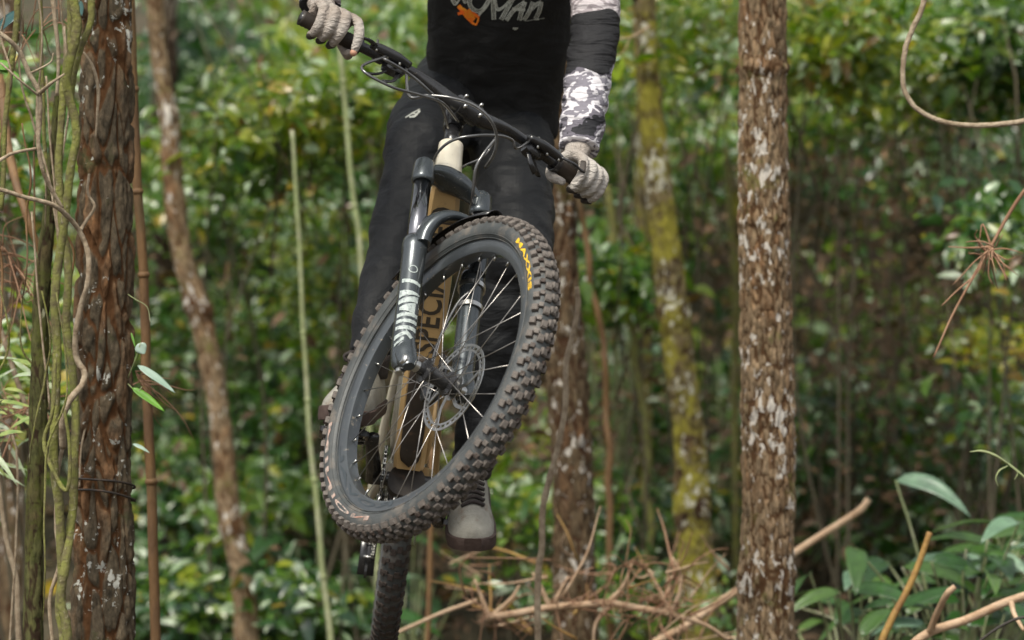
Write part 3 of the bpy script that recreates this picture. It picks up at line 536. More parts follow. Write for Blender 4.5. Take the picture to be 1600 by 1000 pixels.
M_STRAP = pm('striped_leaf', (.3,.34,.1), (.12,.2,.04), 40, .4, sc=(1, 1, 1)); M_STRAP2 = pm('pale_striped_leaf', (.42,.46,.36), (.2,.3,.1), 40, .35)
for i in range(34):
    b = at(rng.uniform(-60, 30), rng.uniform(560, 760), rng.uniform(8.4, 9)); big_leaf(ll, b, (rng.uniform(.2, 1), rng.uniform(-.6, .2), rng.uniform(-.8, .5)), (0, -.6, .8), rng.uniform(.07, .13), rng.uniform(.009, .016), [M_STRAP, M_STRAP2][i % 2], rng.uniform(.1, .6), 6)
q = MB()
for i in range(6): q.tube(spline([at(rng.uniform(-60, 20), 560+i*35, 8.7), at(rng.uniform(-30, 30), 700+i*20, 8.7), at(-20, 1480, 8.8)], 5), .003, 6)
q.build('stem', M_VINE2, ll)
# broad-leaved plants at the bottom right
def broad(cx, cy, Y, n, lab, L=(.14, .26), spx=(90, 60), tint=(.2, .9)):
    base = at(cx, cy, Y); root = empty('broad_leaved_plant', (base[0], base[1], 0.0)); tag(root, lab, 'plant', 'broad-leaved plants in the undergrowth')
    for i in range(n):
        p = at(cx+rng.normal()*spx[0], cy+rng.normal()*spx[1], Y+rng.normal()*.25); a = rng.uniform(0, 2*np.pi)
        d = np.array([math.cos(a), .6*math.sin(a)-.25, rng.uniform(-.15, .45)]); l = rng.uniform(*L)
        big_leaf(root, p, d, (rng.normal()*.35, -.3+rng.normal()*.3, .9), l, l*rng.uniform(.24, .36), M_BLEAF if rng.random() < .75 else M_BSHEEN, rng.uniform(.25, .7), 9, tint=rng.uniform(*tint))
        q = MB(); q.tube(spline([p, p*.6+base*.4-np.array([0, 0, .15]), np.array([base[0]+rng.normal()*.05, base[1], 0])], 5), [.003, .005], 5); q.build('stem', M_BAMB, root)
broad(1500, 880, 10.5, 40, 'big glossy arching leaves behind the yellow stick', spx=(80, 45))
broad(1340, 950, 10.7, 22, 'long glossy leaves low beside the lichened trunk', spx=(50, 40))
broad(1600, 860, 10.8, 20, 'glossy leaf clump at the right edge of the picture', spx=(50, 40))
broad(1480, 1015, 10.2, 20, 'wide dark green leaves in the bottom right corner', spx=(90, 35))
broad(640, 930, 13.0, 22, 'dark green leaf clump behind the rear tyre', spx=(70, 70), tint=(0, .5))
broad(480, 900, 13.5, 22, 'rounded leaves left of the rear wheel', spx=(60, 70), tint=(0, .6))
broad(970, 500, 14.0, 18, 'pale leaf clump between the mossy trunk and the wheel', L=(.12, .2), spx=(40, 60))
broad(1130, 620, 14.5, 14, 'arching leaves between the two right trunks', L=(.14, .22), spx=(30, 80))

# ------------------------------------------------------------------ shrubs and undergrowth
def shrub(cx, cy, rx, ry, Y, n, size, tint, label, mat=None, nclump=14, group='shrubs behind the rider', asp=.42):
    base = at(cx, cy, Y); root = empty('shrub', (base[0], base[1], terrain(base[0], base[1]))); tag(root, label, 'shrub', group)
    Rx, Rz = rx/FPX*Y, ry/FPX*Y
    cl = rng.normal(size=(nclump, 3))*.55; cl = base+cl*np.array([Rx, .45, Rz])
    w = rng.integers(0, nclump, n); dd = rng.normal(size=(n, 3))*np.array([Rx*.26+.05, .14, Rz*.16+.03]); P = cl[w]+dd
    tb = rng.uniform(tint[0], tint[1], nclump); V, T, Q, tt = leaves(P, size, (0, .001), asp=asp)
    tt = np.repeat(finish_tint(tb[w]+.1*rng.normal(size=n)), 8)
    fo = fastmesh('foliage', V, T, Q, mat or M_LEAF, root, tt); fo['kind'] = 'stuff'
    g0 = np.array([base[0], base[1], terrain(base[0], base[1])-.05])
    for k in range(3):
        q = MB(); q.tube(spline([cl[k], (cl[k]+g0)/2+rng.normal(size=3)*.08, g0+rng.normal(size=3)*np.array([.08, .08, 0])], 5), [.003, .008], 5); q.build('stem', M_TWIG, root)
SH = [
 (520,150,120,55,13.0,1500,.06,(.42,.68),'bright yellow-green leafy shrub behind the right glove'),
 (400,230,100,50,13.2,1100,.058,(.38,.66),'yellow-green shrub upper left of the broken cane'),
 (300,300,70,80,15,1100,.05,(.25,.6),'green shrub behind the crooked trunk'),
 (420,350,110,70,15,1700,.055,(.15,.5),'mid-green shrub behind the broken cane top'),
 (530,400,60,80,14,900,.055,(.3,.65),'green shrub just left of the rider trousers'),
 (400,520,110,80,16,1400,.055,(.2,.6),'loose olive shrub midway up the left background'),
 (260,560,50,110,15,800,.06,(.1,.4),'bluish green leaves right of the near trunk'),
 (440,650,90,70,15,1300,.06,(.1,.45),'dark green shrub behind the lower cane'),
 (280,750,60,80,14.5,1000,.06,(.1,.5),'green leafy shrub right of the brown cane'),
 (430,800,90,60,14,1300,.065,(.15,.55),'mid-green shrub left of the wheel bottom'),
 (270,930,70,60,13.5,1000,.07,(.05,.45),'dark leafy shrub at the bottom left'),
 (450,950,80,50,13.2,1000,.07,(.1,.5),'low leafy shrub below the wheel'),
 (1060,60,90,50,13.2,1200,.06,(.4,.68),'bright leafy branch mass left of the lichened trunk'),
 (980,200,60,80,14.5,1000,.055,(.25,.6),'green shrub right of the camouflage sleeve'),
 (1110,260,60,80,15,900,.055,(.3,.62),'olive shrub between the two right trunks'),
 (1300,70,100,50,12.8,1500,.065,(.4,.68),'yellow-green leaf canopy right of the lichened trunk'),
 (1420,90,90,70,14,1500,.06,(.3,.66),'bright leaf canopy behind the hanging vine'),
 (1550,80,80,90,13.6,1500,.07,(.1,.5),'blue-green leafy shrub in the top right corner'),
 (1500,260,90,60,15,1100,.055,(.08,.4),'dark green shrub under the hanging vine'),
 (1265,180,50,50,14,700,.055,(.35,.65),'green spray beside the lichened trunk'),
 (1390,500,100,50,15,650,.055,(.3,.6),'thin olive shrub in the brown thicket'),
 (1570,370,50,70,12,500,.06,(.15,.5),'green leaves behind the drooping pine twig'),
 (1540,540,60,30,13,200,.055,(.5,.88),'yellowing leaves under the drooping pine twig'),
 (1560,640,60,50,13,350,.06,(.1,.5),'sparse green leaves at the right middle edge'),
 (1290,640,60,90,14,600,.055,(.15,.5),'green leaves right of the lichened trunk'),
 (1440,740,90,60,14,350,.06,(.05,.35),'dark shrub above the broad leaves'),
 (955,440,45,60,13,700,.07,(.25,.55),'leaf cluster right of the tyre'),
 (990,650,60,80,14.5,800,.055,(.2,.6),'green shrub behind the mossy sapling'),
 (960,800,90,60,13.5,900,.055,(.15,.5),'mixed brown and green low shrub behind the fallen branch'),
 (800,800,60,70,13,600,.055,(.2,.6),'olive low shrub right of the white shoe'),
 (1000,930,120,50,12.5,900,.05,(.15,.55),'dry low scrub behind the fallen branch'),
 (1140,760,40,90,15,600,.06,(.1,.45),'green leaves between the right trunks low down'),
 (30,250,50,120,11,500,.06,(.2,.7),'green leaves behind the vines at the left edge'),
 (30,560,50,60,10.5,350,.055,(.3,.7),'small leaves behind the striped leaves'),
 (640,60,60,60,15,700,.055,(.3,.6),'leaves seen between the glove and the jersey'),
]
for s in SH: shrub(*s[:8], s[8], mat=M_LEAFG if s[7][0] < .2 else M_LEAF)
def far_mass():
    # far bank foliage: soft leaf mass following the slope
    B = [(560,90,160,90,4500,(.2,.62),16,19),(420,330,240,110,3000,(.15,.6),16,19),(330,110,150,110,3600,(0,.4),17,20),(400,600,300,250,4500,(.05,.5),17,19),(1300,60,450,80,8000,(.25,.66),15,19),
         (1100,300,160,260,2600,(.15,.5),17,20),(1000,700,300,200,3200,(.15,.65),15,18),(1500,250,200,90,3500,(.1,.45),17,20),(1400,520,260,170,1300,(.15,.6),17,20),(1450,820,250,130,4500,(.03,.45),14,16),
         (400,900,350,120,5000,(.05,.5),15,17),(60,500,120,300,3000,(.15,.6),14,18),(800,100,300,200,2500,(.2,.6),18,20),
         (-500,300,500,400,3500,(.1,.5),14,19),(2100,300,500,400,3500,(.1,.5),14,19)]
    Ps, tt = [], []
    for cx, cy, rx, ry, n, ti, y0, y1 in B:
        k = n//40; c = np.stack([cx+rng.normal(size=k)*rx*.6, cy+rng.normal(size=k)*ry*.6, rng.uniform(y0, y1, k)], 1)
        w = rng.integers(0, k, n); q_ = c[w]+rng.normal(size=(n, 3))*np.array([17, 9, .2])
        P = np.stack([(q_[:, 0]-800)/FPX*q_[:, 2], q_[:, 2], CZ-(q_[:, 1]-500)/FPX*q_[:, 2]], 1)
        tb = rng.uniform(ti[0], ti[1], k); Ps.append(P); tt.append(finish_tint(tb[w]+.08*rng.normal(size=n)))
    P = np.concatenate(Ps); t_ = np.concatenate(tt); V, T, Q, _ = leaves(P, .085, (0, 1))
    o = fastmesh('undergrowth', V, T, Q, M_LEAF, None, np.repeat(t_, 8), loc=(0, 17, 0)); tag(o, 'blurred green leaf mass covering the far bank', 'undergrowth', kind='stuff')
far_mass()
def brush():
    q = MB(); 
    for i in range(420):
        x = rng.choice([rng.uniform(1230, 1650), rng.uniform(880, 1240), rng.uniform(200, 800), rng.uniform(-300, 2000)], p=[.5, .2, .15, .15]); Y = rng.uniform(12.5, 19); y = rng.uniform(250, 1000)
        c = at(x, y, Y); l = rng.uniform(.25, 1.1); d = nrm([rng.normal()*.3, rng.normal()*.2, 1]); e = c+d*l
        q.tube(np.array([c, (c+e)/2+rng.normal(size=3)*.05, e]), [rng.uniform(.002, .007), .002], 4)
    o = q.build('dry_brush', [pm('dry_brush_wood', (.085,.07,.045), (.15,.115,.075), 1.5, .9)][0], loc=(0, 15, 0)); tag(o, 'tangle of thin dead brown stems filling the thicket', 'brush', kind='stuff')
    # dead brown leaves caught in it
    n = 12000; k_ = rng.random(n); x = np.where(k_ < .4, rng.normal(1420, 160, n), np.where(k_ < .75, rng.normal(900, 140, n), rng.uniform(150, 1600, n))); y = np.where((k_ > .4) & (k_ < .75), rng.normal(820, 140, n), rng.normal(560, 230, n)); Y = rng.uniform(13, 19, n)
    P = np.stack([(x-800)/FPX*Y, Y, CZ-(y-500)/FPX*Y], 1); V, T, Q, _ = leaves(P, .05, (0, 1)); tt = np.repeat(rng.uniform(0, 1, n), 8)
    o = fastmesh('dead_leaves', V, T, Q, leafmat('dead_leaf', [(0, (.06,.035,.02)), (.6, (.12,.07,.035)), (.9, (.22,.12,.06)), (1, (.3,.2,.13))], rough=.6, trans=.15), None, tt, loc=(0, 15, 0)); tag(o, 'dead brown leaves caught in the thicket', 'leaves', kind='stuff')
    n = 24000; x = rng.uniform(-6, 6, n); y = rng.uniform(7, 22, n); z = np.array([terrain(a, b) for a, b in zip(x, y)])+.02
    V, T, Q, _ = leaves(np.stack([x, y, z], 1), .07, (0, 1), up=1.5, spread=.35); tt = np.repeat(np.clip(rng.normal(.35, .3, n), 0, 1), 8)
    o = fastmesh('leaf_litter', V, T, Q, bpy.data.materials['dead_leaf'], None, tt, loc=(0, 12, 0)); tag(o, 'fallen brown leaves scattered over the forest floor', 'leaf litter', kind='stuff')
brush()

# ================================================================== MOUNTAIN BIKE
# bike space: X forward, Y to the bike's left, Z up, origin at the bottom bracket
YAW, PITCH, ROLL, STEER = .037, .213, .126, .585
RB = rot((0, 0, 1), YAW)@rot((0, 1, 0), ROLL)@rot((1, 0, 0), -PITCH)@np.array([[0, 1, 0], [-1, 0, 0], [0, 0, 1.]])
TB = np.array([-.227, 8.253, -.346+CZ])
bike = empty('mountain_bike', TB, RB); tag(bike, 'cream and orange-tan mountain bike in mid-air with its front wheel turned', 'bicycle')
def B(p): return np.asarray(p, float)@RB.T+TB
def Bd(d): return np.asarray(d, float)@RB.T
HA = R(64.5); dn = np.array([math.cos(HA), 0, -math.sin(HA)]); fw = np.array([math.sin(HA), 0, math.cos(HA)])
HT = np.array([.45, 0, .62]); SR = rot(-dn, STEER)
HTw = B(HT); Dw = Bd(SR@dn); Fw = Bd(SR@fw); Lw = Bd(SR@np.array([0, 1., 0]))    # steered axes in the world
def FK(s, f, l): return HTw+Dw*(s+.13)+Fw*f+Lw*l      # s measured down from the crown race
L_ = np.array([0, 1., 0])
def part(name, parent, label=None):
    o = empty(name, WM[parent.name][1], WM[parent.name][0]); o.parent = parent; o.matrix_local = Matrix.Identity(4)
    return o
AXs, AXf = .485, .044
# --- wheels
def wheel(name, C, e1, e2, n, front=True):
    """C centre, n axis to the bike's left, e1,e2 in plane"""
    root = part(name, bike)
    def hook(V): D = V-C; ax_ = np.outer(D@n, n) if D.ndim > 1 else (D@n)*n; return C+ax_+(D-ax_)*.95
    MB.hook = hook
    def P(r, a, l): return C+r*(np.cos(a)*e1+np.sin(a)*e2)+n*l
    q = MB(); prof = []      # tyre casing with shouldered section
    for t in np.linspace(-1, 1, 21):
        a = t*R(122); prof.append((.0295*math.sin(a), .3345+.0305*math.cos(a)))
    pr = [(l, r) for l, r in prof]; q.lathe(pr+[(.0125, .309), (-.0125, .309)], C, n, 144, e1, closed=True); tyre = q.build('tyre', M_TYRE, root, auto=50)
    q = MB()  # moulded line on the sidewall
    for sgn in (-1, 1):
        a = np.linspace(0, 2*np.pi, 145)
        for rr, ll, tt in ((.3205, .0262, .0011), (.3135, .0212, .0013)): q.tube([P(rr, x, sgn*ll) for x in a], tt, 6)
    q.build('bead_line', M_TYRE, root)
    q = MB(); q.lathe([(-.0175, .3125), (-.0178, .306), (-.0168, .292), (-.013, .2855), (0, .2835), (.013, .2855), (.0168, .292), (.0178, .306), (.0175, .3125), (.0145, .3125), (.0125, .304), (-.0125, .304), (-.0145, .3125)], C, n, 144, e1, closed=True)
    q.build('rim', M_RIM if front else M_BLACKM, root, auto=40)
    # hub
    q = MB(); q.lathe([(-.05, .008), (-.05, .013), (-.036, .013), (-.034, .026), (-.030, .0265), (-.028, .018), (0, .0165), (.02, .018), (.024, .028), (.028, .028), (.03, .022), (.05, .02), (.05, .008)], C, n, 32, e1); q.build('hub', M_BLACKM, root, auto=35)
    q = MB(); q.lathe([(-.056, .006), (-.056, .0115), (-.05, .0125), (-.05, .006)], C, n, 24, e1, closed=True); q.lathe([(.05, .006), (.056, .0115), (.05, .0125)], C, n, 24, e1, closed=True); q.build('end_cap', M_SILVER, root, auto=35)
    N = 28
    for i in range(N):
        side = -1 if i % 2 else 1; k = i//2; a = 2*np.pi*i/N+.06; tw = (1 if k % 2 else -1)*R(68)
        p0 = P(.025, a+tw, side*(.032 if k % 2 else .0285)*(1 if side < 0 else .85)); p1 = P(.285, a, side*.002)
        q = MB(); q.tube([p0, p1], .00095, 6); q.build('spoke', M_SPOKE, root, smooth=True)
    q = MB()
    for i in range(N):
        a = 2*np.pi*i/N+.06; q.tube([P(.272, a, 0), P(.286, a, 0)], .0022, 6)
    q.build('nipple', M_SILVER, root)
    # disc rotor on the left side
    rl = .042; q = MB(); T = .0009; na = 144
    q.lathe([(rl-T, .1), (rl+T, .1), (rl+T, .094), (rl-T, .094)], C, n, na, e1, closed=True)
    q.lathe([(rl-T, .088), (rl+T, .088), (rl+T, .0835), (rl-T, .0835)], C, n, na, e1, closed=True)
    for i in range(36):   # bridges between the two brake tracks leave round openings
        a = 2*np.pi*i/36; c = P(.091, a, rl); rd = nrm(P(1, a, 0)-C); tg = np.cross(n, rd); q.box(c, rd*.0042+tg*.001, tg*.0024, n*T)
    q.lathe([(rl-T, .03), (rl+T, .03), (rl+T, .021), (rl-T, .021)], C, n, 48, e1, closed=True)
    for i in range(6):
        a = 2*np.pi*i/6+.3
        for dl in (.0,):
            pts = spline([P(.027, a-.25, rl), P(.055, a-.05, rl), P(.0845, a+.18, rl)], 5)
            for j in range(len(pts)-1):
                c = (pts[j]+pts[j+1])/2; t = pts[j+1]-pts[j]; s = nrm(np.cross(n, t)); q.box(c, t*.55, s*.0038, n*T*.98)
    q.build('brake_rotor', M_SILVER, root, auto=35)
    # knobs
    NP = 72; rc, mn = .3352, .0302
    if front:
        def knobmesh(nm, lt, lw, h, ramp_):
            m = MB(); b = [(-lt, -lw), (lt, -lw), (lt, lw), (-lt, lw)]
            V = [(x, y, -.002) for x, y in b]+[(x*.98, y*.98, h*.55) for x, y in b]+[(x*.86+(ramp_ if x < 0 else 0), y*.8, h) for x, y in b]
            F = [(3,2,1,0),(0,1,5,4),(1,2,6,5),(2,3,7,6),(3,0,4,7),(4,5,9,8),(5,6,10,9),(6,7,11,10),(7,4,8,11),(8,9,10,11)]
            me = bpy.data.meshes.new(nm); me.from_pydata(V, [], F); me.materials.append(M_KNOB); return me
        kc = knobmesh('centre_knob', .0082, .0064, .0062, .002); ks = knobmesh('side_knob', .0074, .0068, .0068, .0); kt = knobmesh('inner_knob', .0062, .0052, .0055, .0)
        for i in range(NP):
            for row, (ph, me, off) in enumerate(((-13, kc, 0), (13, kc, .5), (-55, ks, .25), (55, ks, .75))):
                if (i % 2) and abs(ph) == 13: me = kt if False else kc
                a = 2*np.pi*(i+off*.5)/NP; rd = np.cos(a)*e1+np.sin(a)*e2; tg = -np.sin(a)*e1+np.cos(a)*e2; p_ = R(ph)
                up = rd*math.cos(p_)+n*math.sin(p_); pos = C+rd*rc+up*mn*(1.0 if abs(ph) < 30 else .99); sd_ = np.cross(up, tg)
                o = bpy.data.objects.new('knob', me); COL.objects.link(o); o.parent = root
                Ri = RB.T; M = Matrix.Identity(4); X, Y_, Z = Ri@tg, Ri@sd_, Ri@up; t_ = Ri@(hook(pos)-TB)
                for r_ in range(3): M[r_][0], M[r_][1], M[r_][2], M[r_][3] = X[r_], Y_[r_], Z[r_], t_[r_]
                o.matrix_local = M
        rows = ((-34, .0052, .0048, .25), (34, .0052, .0048, .75))
    else: rows = ((-13, .008, .0064, 0), (13, .008, .0064, .5), (-55, .0072, .0068, .25), (55, .0072, .0068, .75), (-34, .005, .005, .6), (34, .005, .005, .1))
    q = MB()
    for i in range(NP):
        for ph, lt, lw, off in rows:
            a = 2*np.pi*(i+off*.5+.25)/NP; rd = np.cos(a)*e1+np.sin(a)*e2; tg = -np.sin(a)*e1+np.cos(a)*e2; p_ = R(ph); up = rd*math.cos(p_)+n*math.sin(p_)
            q.box(C+rd*rc+up*(mn+.001), tg*lt, np.cross(up, tg)*lw, up*(.0042 if front else .0016), .18)
    if rows:
        o = q.build('tread', M_KNOB if front else M_KNOB2, root, smooth=False); o['kind'] = 'stuff'
    MB.hook = None
    return root, (lambda r, a, l: hook(P(r, a, l)))
CF = FK(AXs, AXf, 0)
fwheel, PF = wheel('front_wheel', CF, Dw, Fw, Lw, True)
CR = B((-.44, 0, .03)); rwheel, PR = wheel('rear_wheel', CR, Bd((1, 0, 0)), Bd((0, 0, 1)), Bd((0, 1, 0)), False)
def ring_text(s, root, P, r0, h, a0, adv, l_of_r, mat, name='lettering', flip=1, shear=0, offset=.015, space=1.05):
    V, F = text_mesh(s, shear, offset, space); q = MB(); W = []
    for x, y, _ in V:
        r = r0+h*y; a = a0+flip*x*adv*h/r0; W.append(P(r, a, l_of_r(r)))
    q.add(np.array(W), F); return q.build(name, mat, root, smooth=False)
def tl(r):   # lateral position of the right-hand sidewall surface at radius r, slightly proud
    c = max(-1, min(1, (r-.3345)/.0305)); return -.0295*math.sin(math.acos(c))-.0009
# angles: find the wheel angle of a photo direction
def wang(pxx, pyy):
    d = at(pxx, pyy, CF[1]); best = min(((np.linalg.norm(np.array([(PF(.335, a, -.03)[0]/PF(.335, a, -.03)[1]*FPX+800)-pxx, 500-(PF(.335, a, -.03)[2]-CZ)/PF(.335, a, -.03)[1]*FPX-pyy])), a) for a in np.linspace(0, 2*np.pi, 720)))
    return best[1]
a1, a2 = wang(808, 372), wang(832, 458)
def span_text(s, p0, p1, r0, h, mat, lfun=tl, shear=0, offset=.015):
    A, Bq = wang(*p0), wang(*p1); d = (Bq-A+np.pi) % (2*np.pi)-np.pi; V, F = text_mesh(s, shear, offset, 1.05); xm = V[:, 0].max(); q = MB()
    W = [PF(r0+h*y, A+d*x/xm, lfun(r0+h*y)) for x, y, _ in V]; q.add(np.array(W), F); return q.build('lettering', mat, fwheel, smooth=False)
span_text('MAXXIS', (806, 376), (826, 452), .329, .0115, M_YEL, offset=.03)
span_text('MAXXIS', (573, 812), (516, 742), .3435, -.0155, M_WORN, offset=.03) if False else None
span_text('MINION', (511, 660), (575, 808), .327, .0105, M_WORN, offset=.03)
def rl_(r): return -.0184+(.306-r)*.06
span_text('ROVAL', (597, 806), (532, 705), .3035, -.0125, M_RIMT, lfun=rl_, offset=.02)
# --- fork
fork = part('suspension_fork', bike)
LF = .022; LL = .075
for sgn in (-1, 1):
    q = MB(); q.tube([FK(-.015, LF, sgn*LL), FK(.23, LF, sgn*LL)], .0185, 28); q.build('stanchion', M_STANCH, fork)
    q = MB(); q.lathe([(-.03, .012), (-.027, .019), (-.022, .0215), (.018, .0235), (.024, .0225), (.027, .019)], FK(-.012, LF, sgn*LL), Dw, 28, closed=False); q.lathe([(-.036, .002), (-.036, .01), (-.03, .012)], FK(-.012, LF, sgn*LL), Dw, 18); q.build('crown_clamp', M_GREY, fork, auto=40)
    q = MB(); q.lathe([(.165, .0195), (.168, .024), (.18, .026), (.195, .026), (.199, .0242), (.26, .0236), (.36, .0232), (.43, .0232), (.46, .022), (.482, .0195), (.492, .012)], FK(0, LF, sgn*LL), Dw, 32); 
    # dropout lump carrying the axle
    q.tube(spline([FK(.42, LF+.006, sgn*(LL-.001)), FK(.46, LF+.012, sgn*LL), FK(AXs, AXf-.002, sgn*(LL-.002)), FK(AXs+.014, AXf+.004, sgn*(LL-.002))], 5), [.018, .023, .021, .012], 16, flat=.8)
    q.build('lower_leg', M_GREY, fork, auto=50)
    q = MB(); q.lathe([(0, .0195), (.006, .0205), (.008, .0195)], FK(.161, LF, sgn*LL), Dw, 28); q.build('seal', M_BLACKM, fork, auto=40)
    q = MB(); q.lathe([(.0, .009), (.012, .009), (.014, .006)], FK(.49, LF, sgn*LL), Dw, 12); q.build('foot_bolt', M_SILVER, fork, auto=30)
q = MB(); RGS = []
for t in np.linspace(-1, 1, 25):   # crown bridge
    a_ = abs(t); c = FK(-.018-.026*(1-a_**2.2), LF*.5+LF*.5*a_-.004*(1-a_), t*(LL-.004)); hh = .011+.009*(1-a_)**.8; ww = .015+.016*(1-a_**1.3)
    an = np.arange(12)/12*2*np.pi; RGS.append(c+(np.sign(np.cos(an))*abs(np.cos(an))**.7*hh)[:, None]*Dw+(np.sign(np.sin(an))*abs(np.sin(an))**.7*ww)[:, None]*Fw)
q.rings(RGS); q.build('crown', M_GREY, fork, auto=50)
q = MB(); RGS = []
def arch_c(th): return FK(.185-.092*math.sin(th)**.7, LF+.012+.03*math.sin(th), -math.cos(th)*(LL-.004))
for t in np.linspace(0, 1, 33):   # arch over the tyre
    th = math.pi*t; an = np.arange(16)/16*2*np.pi; c = arch_c(th)
    tan = nrm(arch_c(min(th+.03, math.pi))-arch_c(max(th-.03, 0))); nn = nrm(np.cross(tan, Fw)); dd_ = nrm(Fw*.8-nn*.0+Dw*.35*math.sin(th))
    k = 1-.3*math.sin(th); RGS.append(c+(np.cos(an)*.017*k)[:, None]*nn+(np.sign(np.sin(an))*abs(np.sin(an))**.7*(.026+.008*math.sin(th)))[:, None]*dd_)
q.rings(RGS); q.build('arch', M_GREY, fork, auto=50)
q = MB(); RGS = []   # mudguard: thin curved sheet under the arch
for a in np.linspace(-.45, .42, 16):
    # direction in wheel plane: 0 = straight up the fork
    rd = -Dw*math.cos(a)+Fw*math.sin(a)*1.0; w = .034 if a < .2 else .034*(1-(a-.2)*1.2)
    RGS.append(np.array([CF+rd*(.371-.02*abs(u)**2.2)+Lw*w*u for u in np.linspace(-1, 1, 9)]))
q.rings(RGS, caps=False, loop=False); mg = q.build('mudguard', M_BLACKM, fork); sm = mg.modifiers.new('t', 'SOLIDIFY'); sm.thickness = .0018
q = MB(); q.lathe([(-.09, .003), (-.09, .009), (-.086, .012), (-.05, .012)], CF, Lw, 20); q.lathe([(.05, .012), (.086, .012), (.09, .008)], CF, Lw, 20); q.build('axle', M_SILVER, fork, auto=35)
# fork print: worn white logo marks on the right lower leg (flat print on the tube)
def leg_patch(q, s0, s1, a0, a1, sgn=-1, r=.0240):
    n = 6; V = []
    for i in range(2):
        for j in range(n):
            a = a0+(a1-a0)*j/(n-1); s = (s0, s1)[i]; s_ = .262+(s[0]+(s[1]-s[0])*j/(n-1)-.3)*1.08
            V.append(FK(s_, LF, sgn*LL)+(Fw*math.cos(a)+Lw*math.sin(a))*r)
    q.add(V, [(j, j+1, n+j+1, n+j) for j in range(n-1)])
q = MB()
for (s0, s1, a0, a1) in [((.318, .324), (.327, .331), -1.4, .4), ((.345, .349), (.362, .352), -1.5, .45), ((.368, .356), (.378, .37), -1.5, .3), ((.385, .372), (.392, .398), -1.3, .1), ((.40, .396), (.409, .404), -1.5, .5), ((.415, .411), (.423, .419), -1.5, .5), ((.43, .427), (.438, .436), -1.5, .5), ((.452, .44), (.462, .448), -1.5, -.4), ((.438, .455), (.448, .468), -.5, .5), ((.47, .455), (.476, .462), -1.4, -.6)]:
    leg_patch(q, s0, s1, a0, a1)
q.build('white_decal', M_WPRINT, fork, smooth=True)
V, F = text_mesh('S', 0, .01); q = MB(); an = np.linspace(0, 2*np.pi, 25)
q.add(np.array([FK(.258-.0095*math.sin(t)*k, LF, -LL)+(Fw*math.cos(-.5+.4*math.cos(t)*k)+Lw*math.sin(-.5+.4*math.cos(t)*k))*.0241 for k in (1, .8) for t in an]), [(i, i+1, 26+i, 25+i) for i in range(24)]); q.build('ring_decal', M_WPRINT, fork)
# brake caliper and hose guide on the left leg
cal = part('front_caliper', bike)
q = MB(); q.box(FK(.43, -.055, LL-.02), Dw*.03, Fw*.016, Lw*.016, .3); q.box(FK(.40, -.03, LL-.012), Dw*.045, Fw*.006, Lw*.009, .3); q.build('caliper_body', M_BLACKM, cal, auto=40)
q = MB(); q.lathe([(-.005, .0285), (.005, .0285), (.005, .025), (-.005, .025)], FK(.26, LF, LL), Dw, 28, closed=True); q.lathe([(-.005, .0285), (.005, .0285), (.005, .025), (-.005, .025)], FK(.205, LF, LL), Dw, 28, closed=True); q.box(FK(.205, LF+.03, LL-.01), Dw*.006, Fw*.006, Lw*.004, .2); q.build('hose_guide', M_SILVER, cal, auto=40)
# --- frame
frame = part('frame', bike)
def loftB(path, secs, mat, name, parent=frame, p=.6, n=20, auto=50):
    """path in bike space; secs (half width across Y, half depth)"""
    P = spline(path, 6); m = len(P); S = np.array(secs, float); S = np.stack([np.interp(np.linspace(0, 1, m), np.linspace(0, 1, len(S)), S[:, i]) for i in range(2)], 1)
    T = np.gradient(P, axis=0); q = MB(); RG = []
    an = np.arange(n)/n*2*np.pi
    for i in range(m):
        t = nrm(T[i]); y = nrm(L_-t*np.dot(L_, t)); k = np.cross(t, y)
        RG.append(B(P[i]+(np.sign(np.cos(an))*abs(np.cos(an))**p*S[i, 0])[:, None]*y+(np.sign(np.sin(an))*abs(np.sin(an))**p*S[i, 1])[:, None]*k))
    q.rings(RG); return q.build(name, mat, parent, auto=auto)
HB = HT+dn*.13
loftB([HT-dn*.012, HT+dn*.02, HT+dn*.055, HT+dn*.085], [(.026, .026), (.0265, .03), (.029, .034), (.031, .036)], M_CREAM, 'head_tube', p=.85)
# down tube with a flat underside
D0, D1 = HT+dn*.055-fw*.012, np.array([.035, 0, .035])
dt = nrm(D1-D0); dperp = nrm(np.cross(dt, L_)); dperp = dperp if dperp[0] > 0 or dperp[2] < 0 else -dperp
if np.dot(dperp, (1, 0, -1)) < 0: dperp = -dperp
DL = np.linalg.norm(D1-D0); q = MB(); RG = []
def dts(t): return np.interp(t, [0, .1, .35, .8, 1], [.028, .034, .038, .037, .034]), np.interp(t, [0, .1, .4, 1], [.034, .034, .032, .034])
for t in np.linspace(0, 1, 26):
    w, h = dts(t); c = D0+dt*DL*t
    sec = [(-w*.72, h), (w*.72, h), (w*.97, h*.6), (w, h*.1), (w*.95, -h*.6), (w*.6, -h), (-w*.6, -h), (-w*.95, -h*.6), (-w, h*.1), (-w*.97, h*.6)]
    RG.append(np.array([B(c+L_*a+dperp*b) for a, b in sec]))
q.rings(RG)
nf = 0
for i in range(25):
    for j in range(10):
        q.m[nf] = 1 if j in (6, 7, 8) else 0; nf += 1     # cream on the bike's right, tan elsewhere
q.build('down_tube', [M_TAN, M_CREAM], frame, auto=25)
q = MB(); RG = []
for t in np.linspace(.60, .985, 20):
    w, h = dts(t); u = (t-.60)/.385; k = min(1, math.sqrt(max(0.0, 1-((u-.9)/.1)**2)) if u > .9 else 1)*min(1, .75+u*2); k = max(k, .05); c = D0+dt*DL*t
    RG.append(np.array([B(c+L_*a*k+dperp*b) for a, b in ((-w*.7, h*.8), (-w*.6, h+.006), (-w*.3, h+.0085), (w*.3, h+.0085), (w*.6, h+.006), (w*.7, h*.8))]))
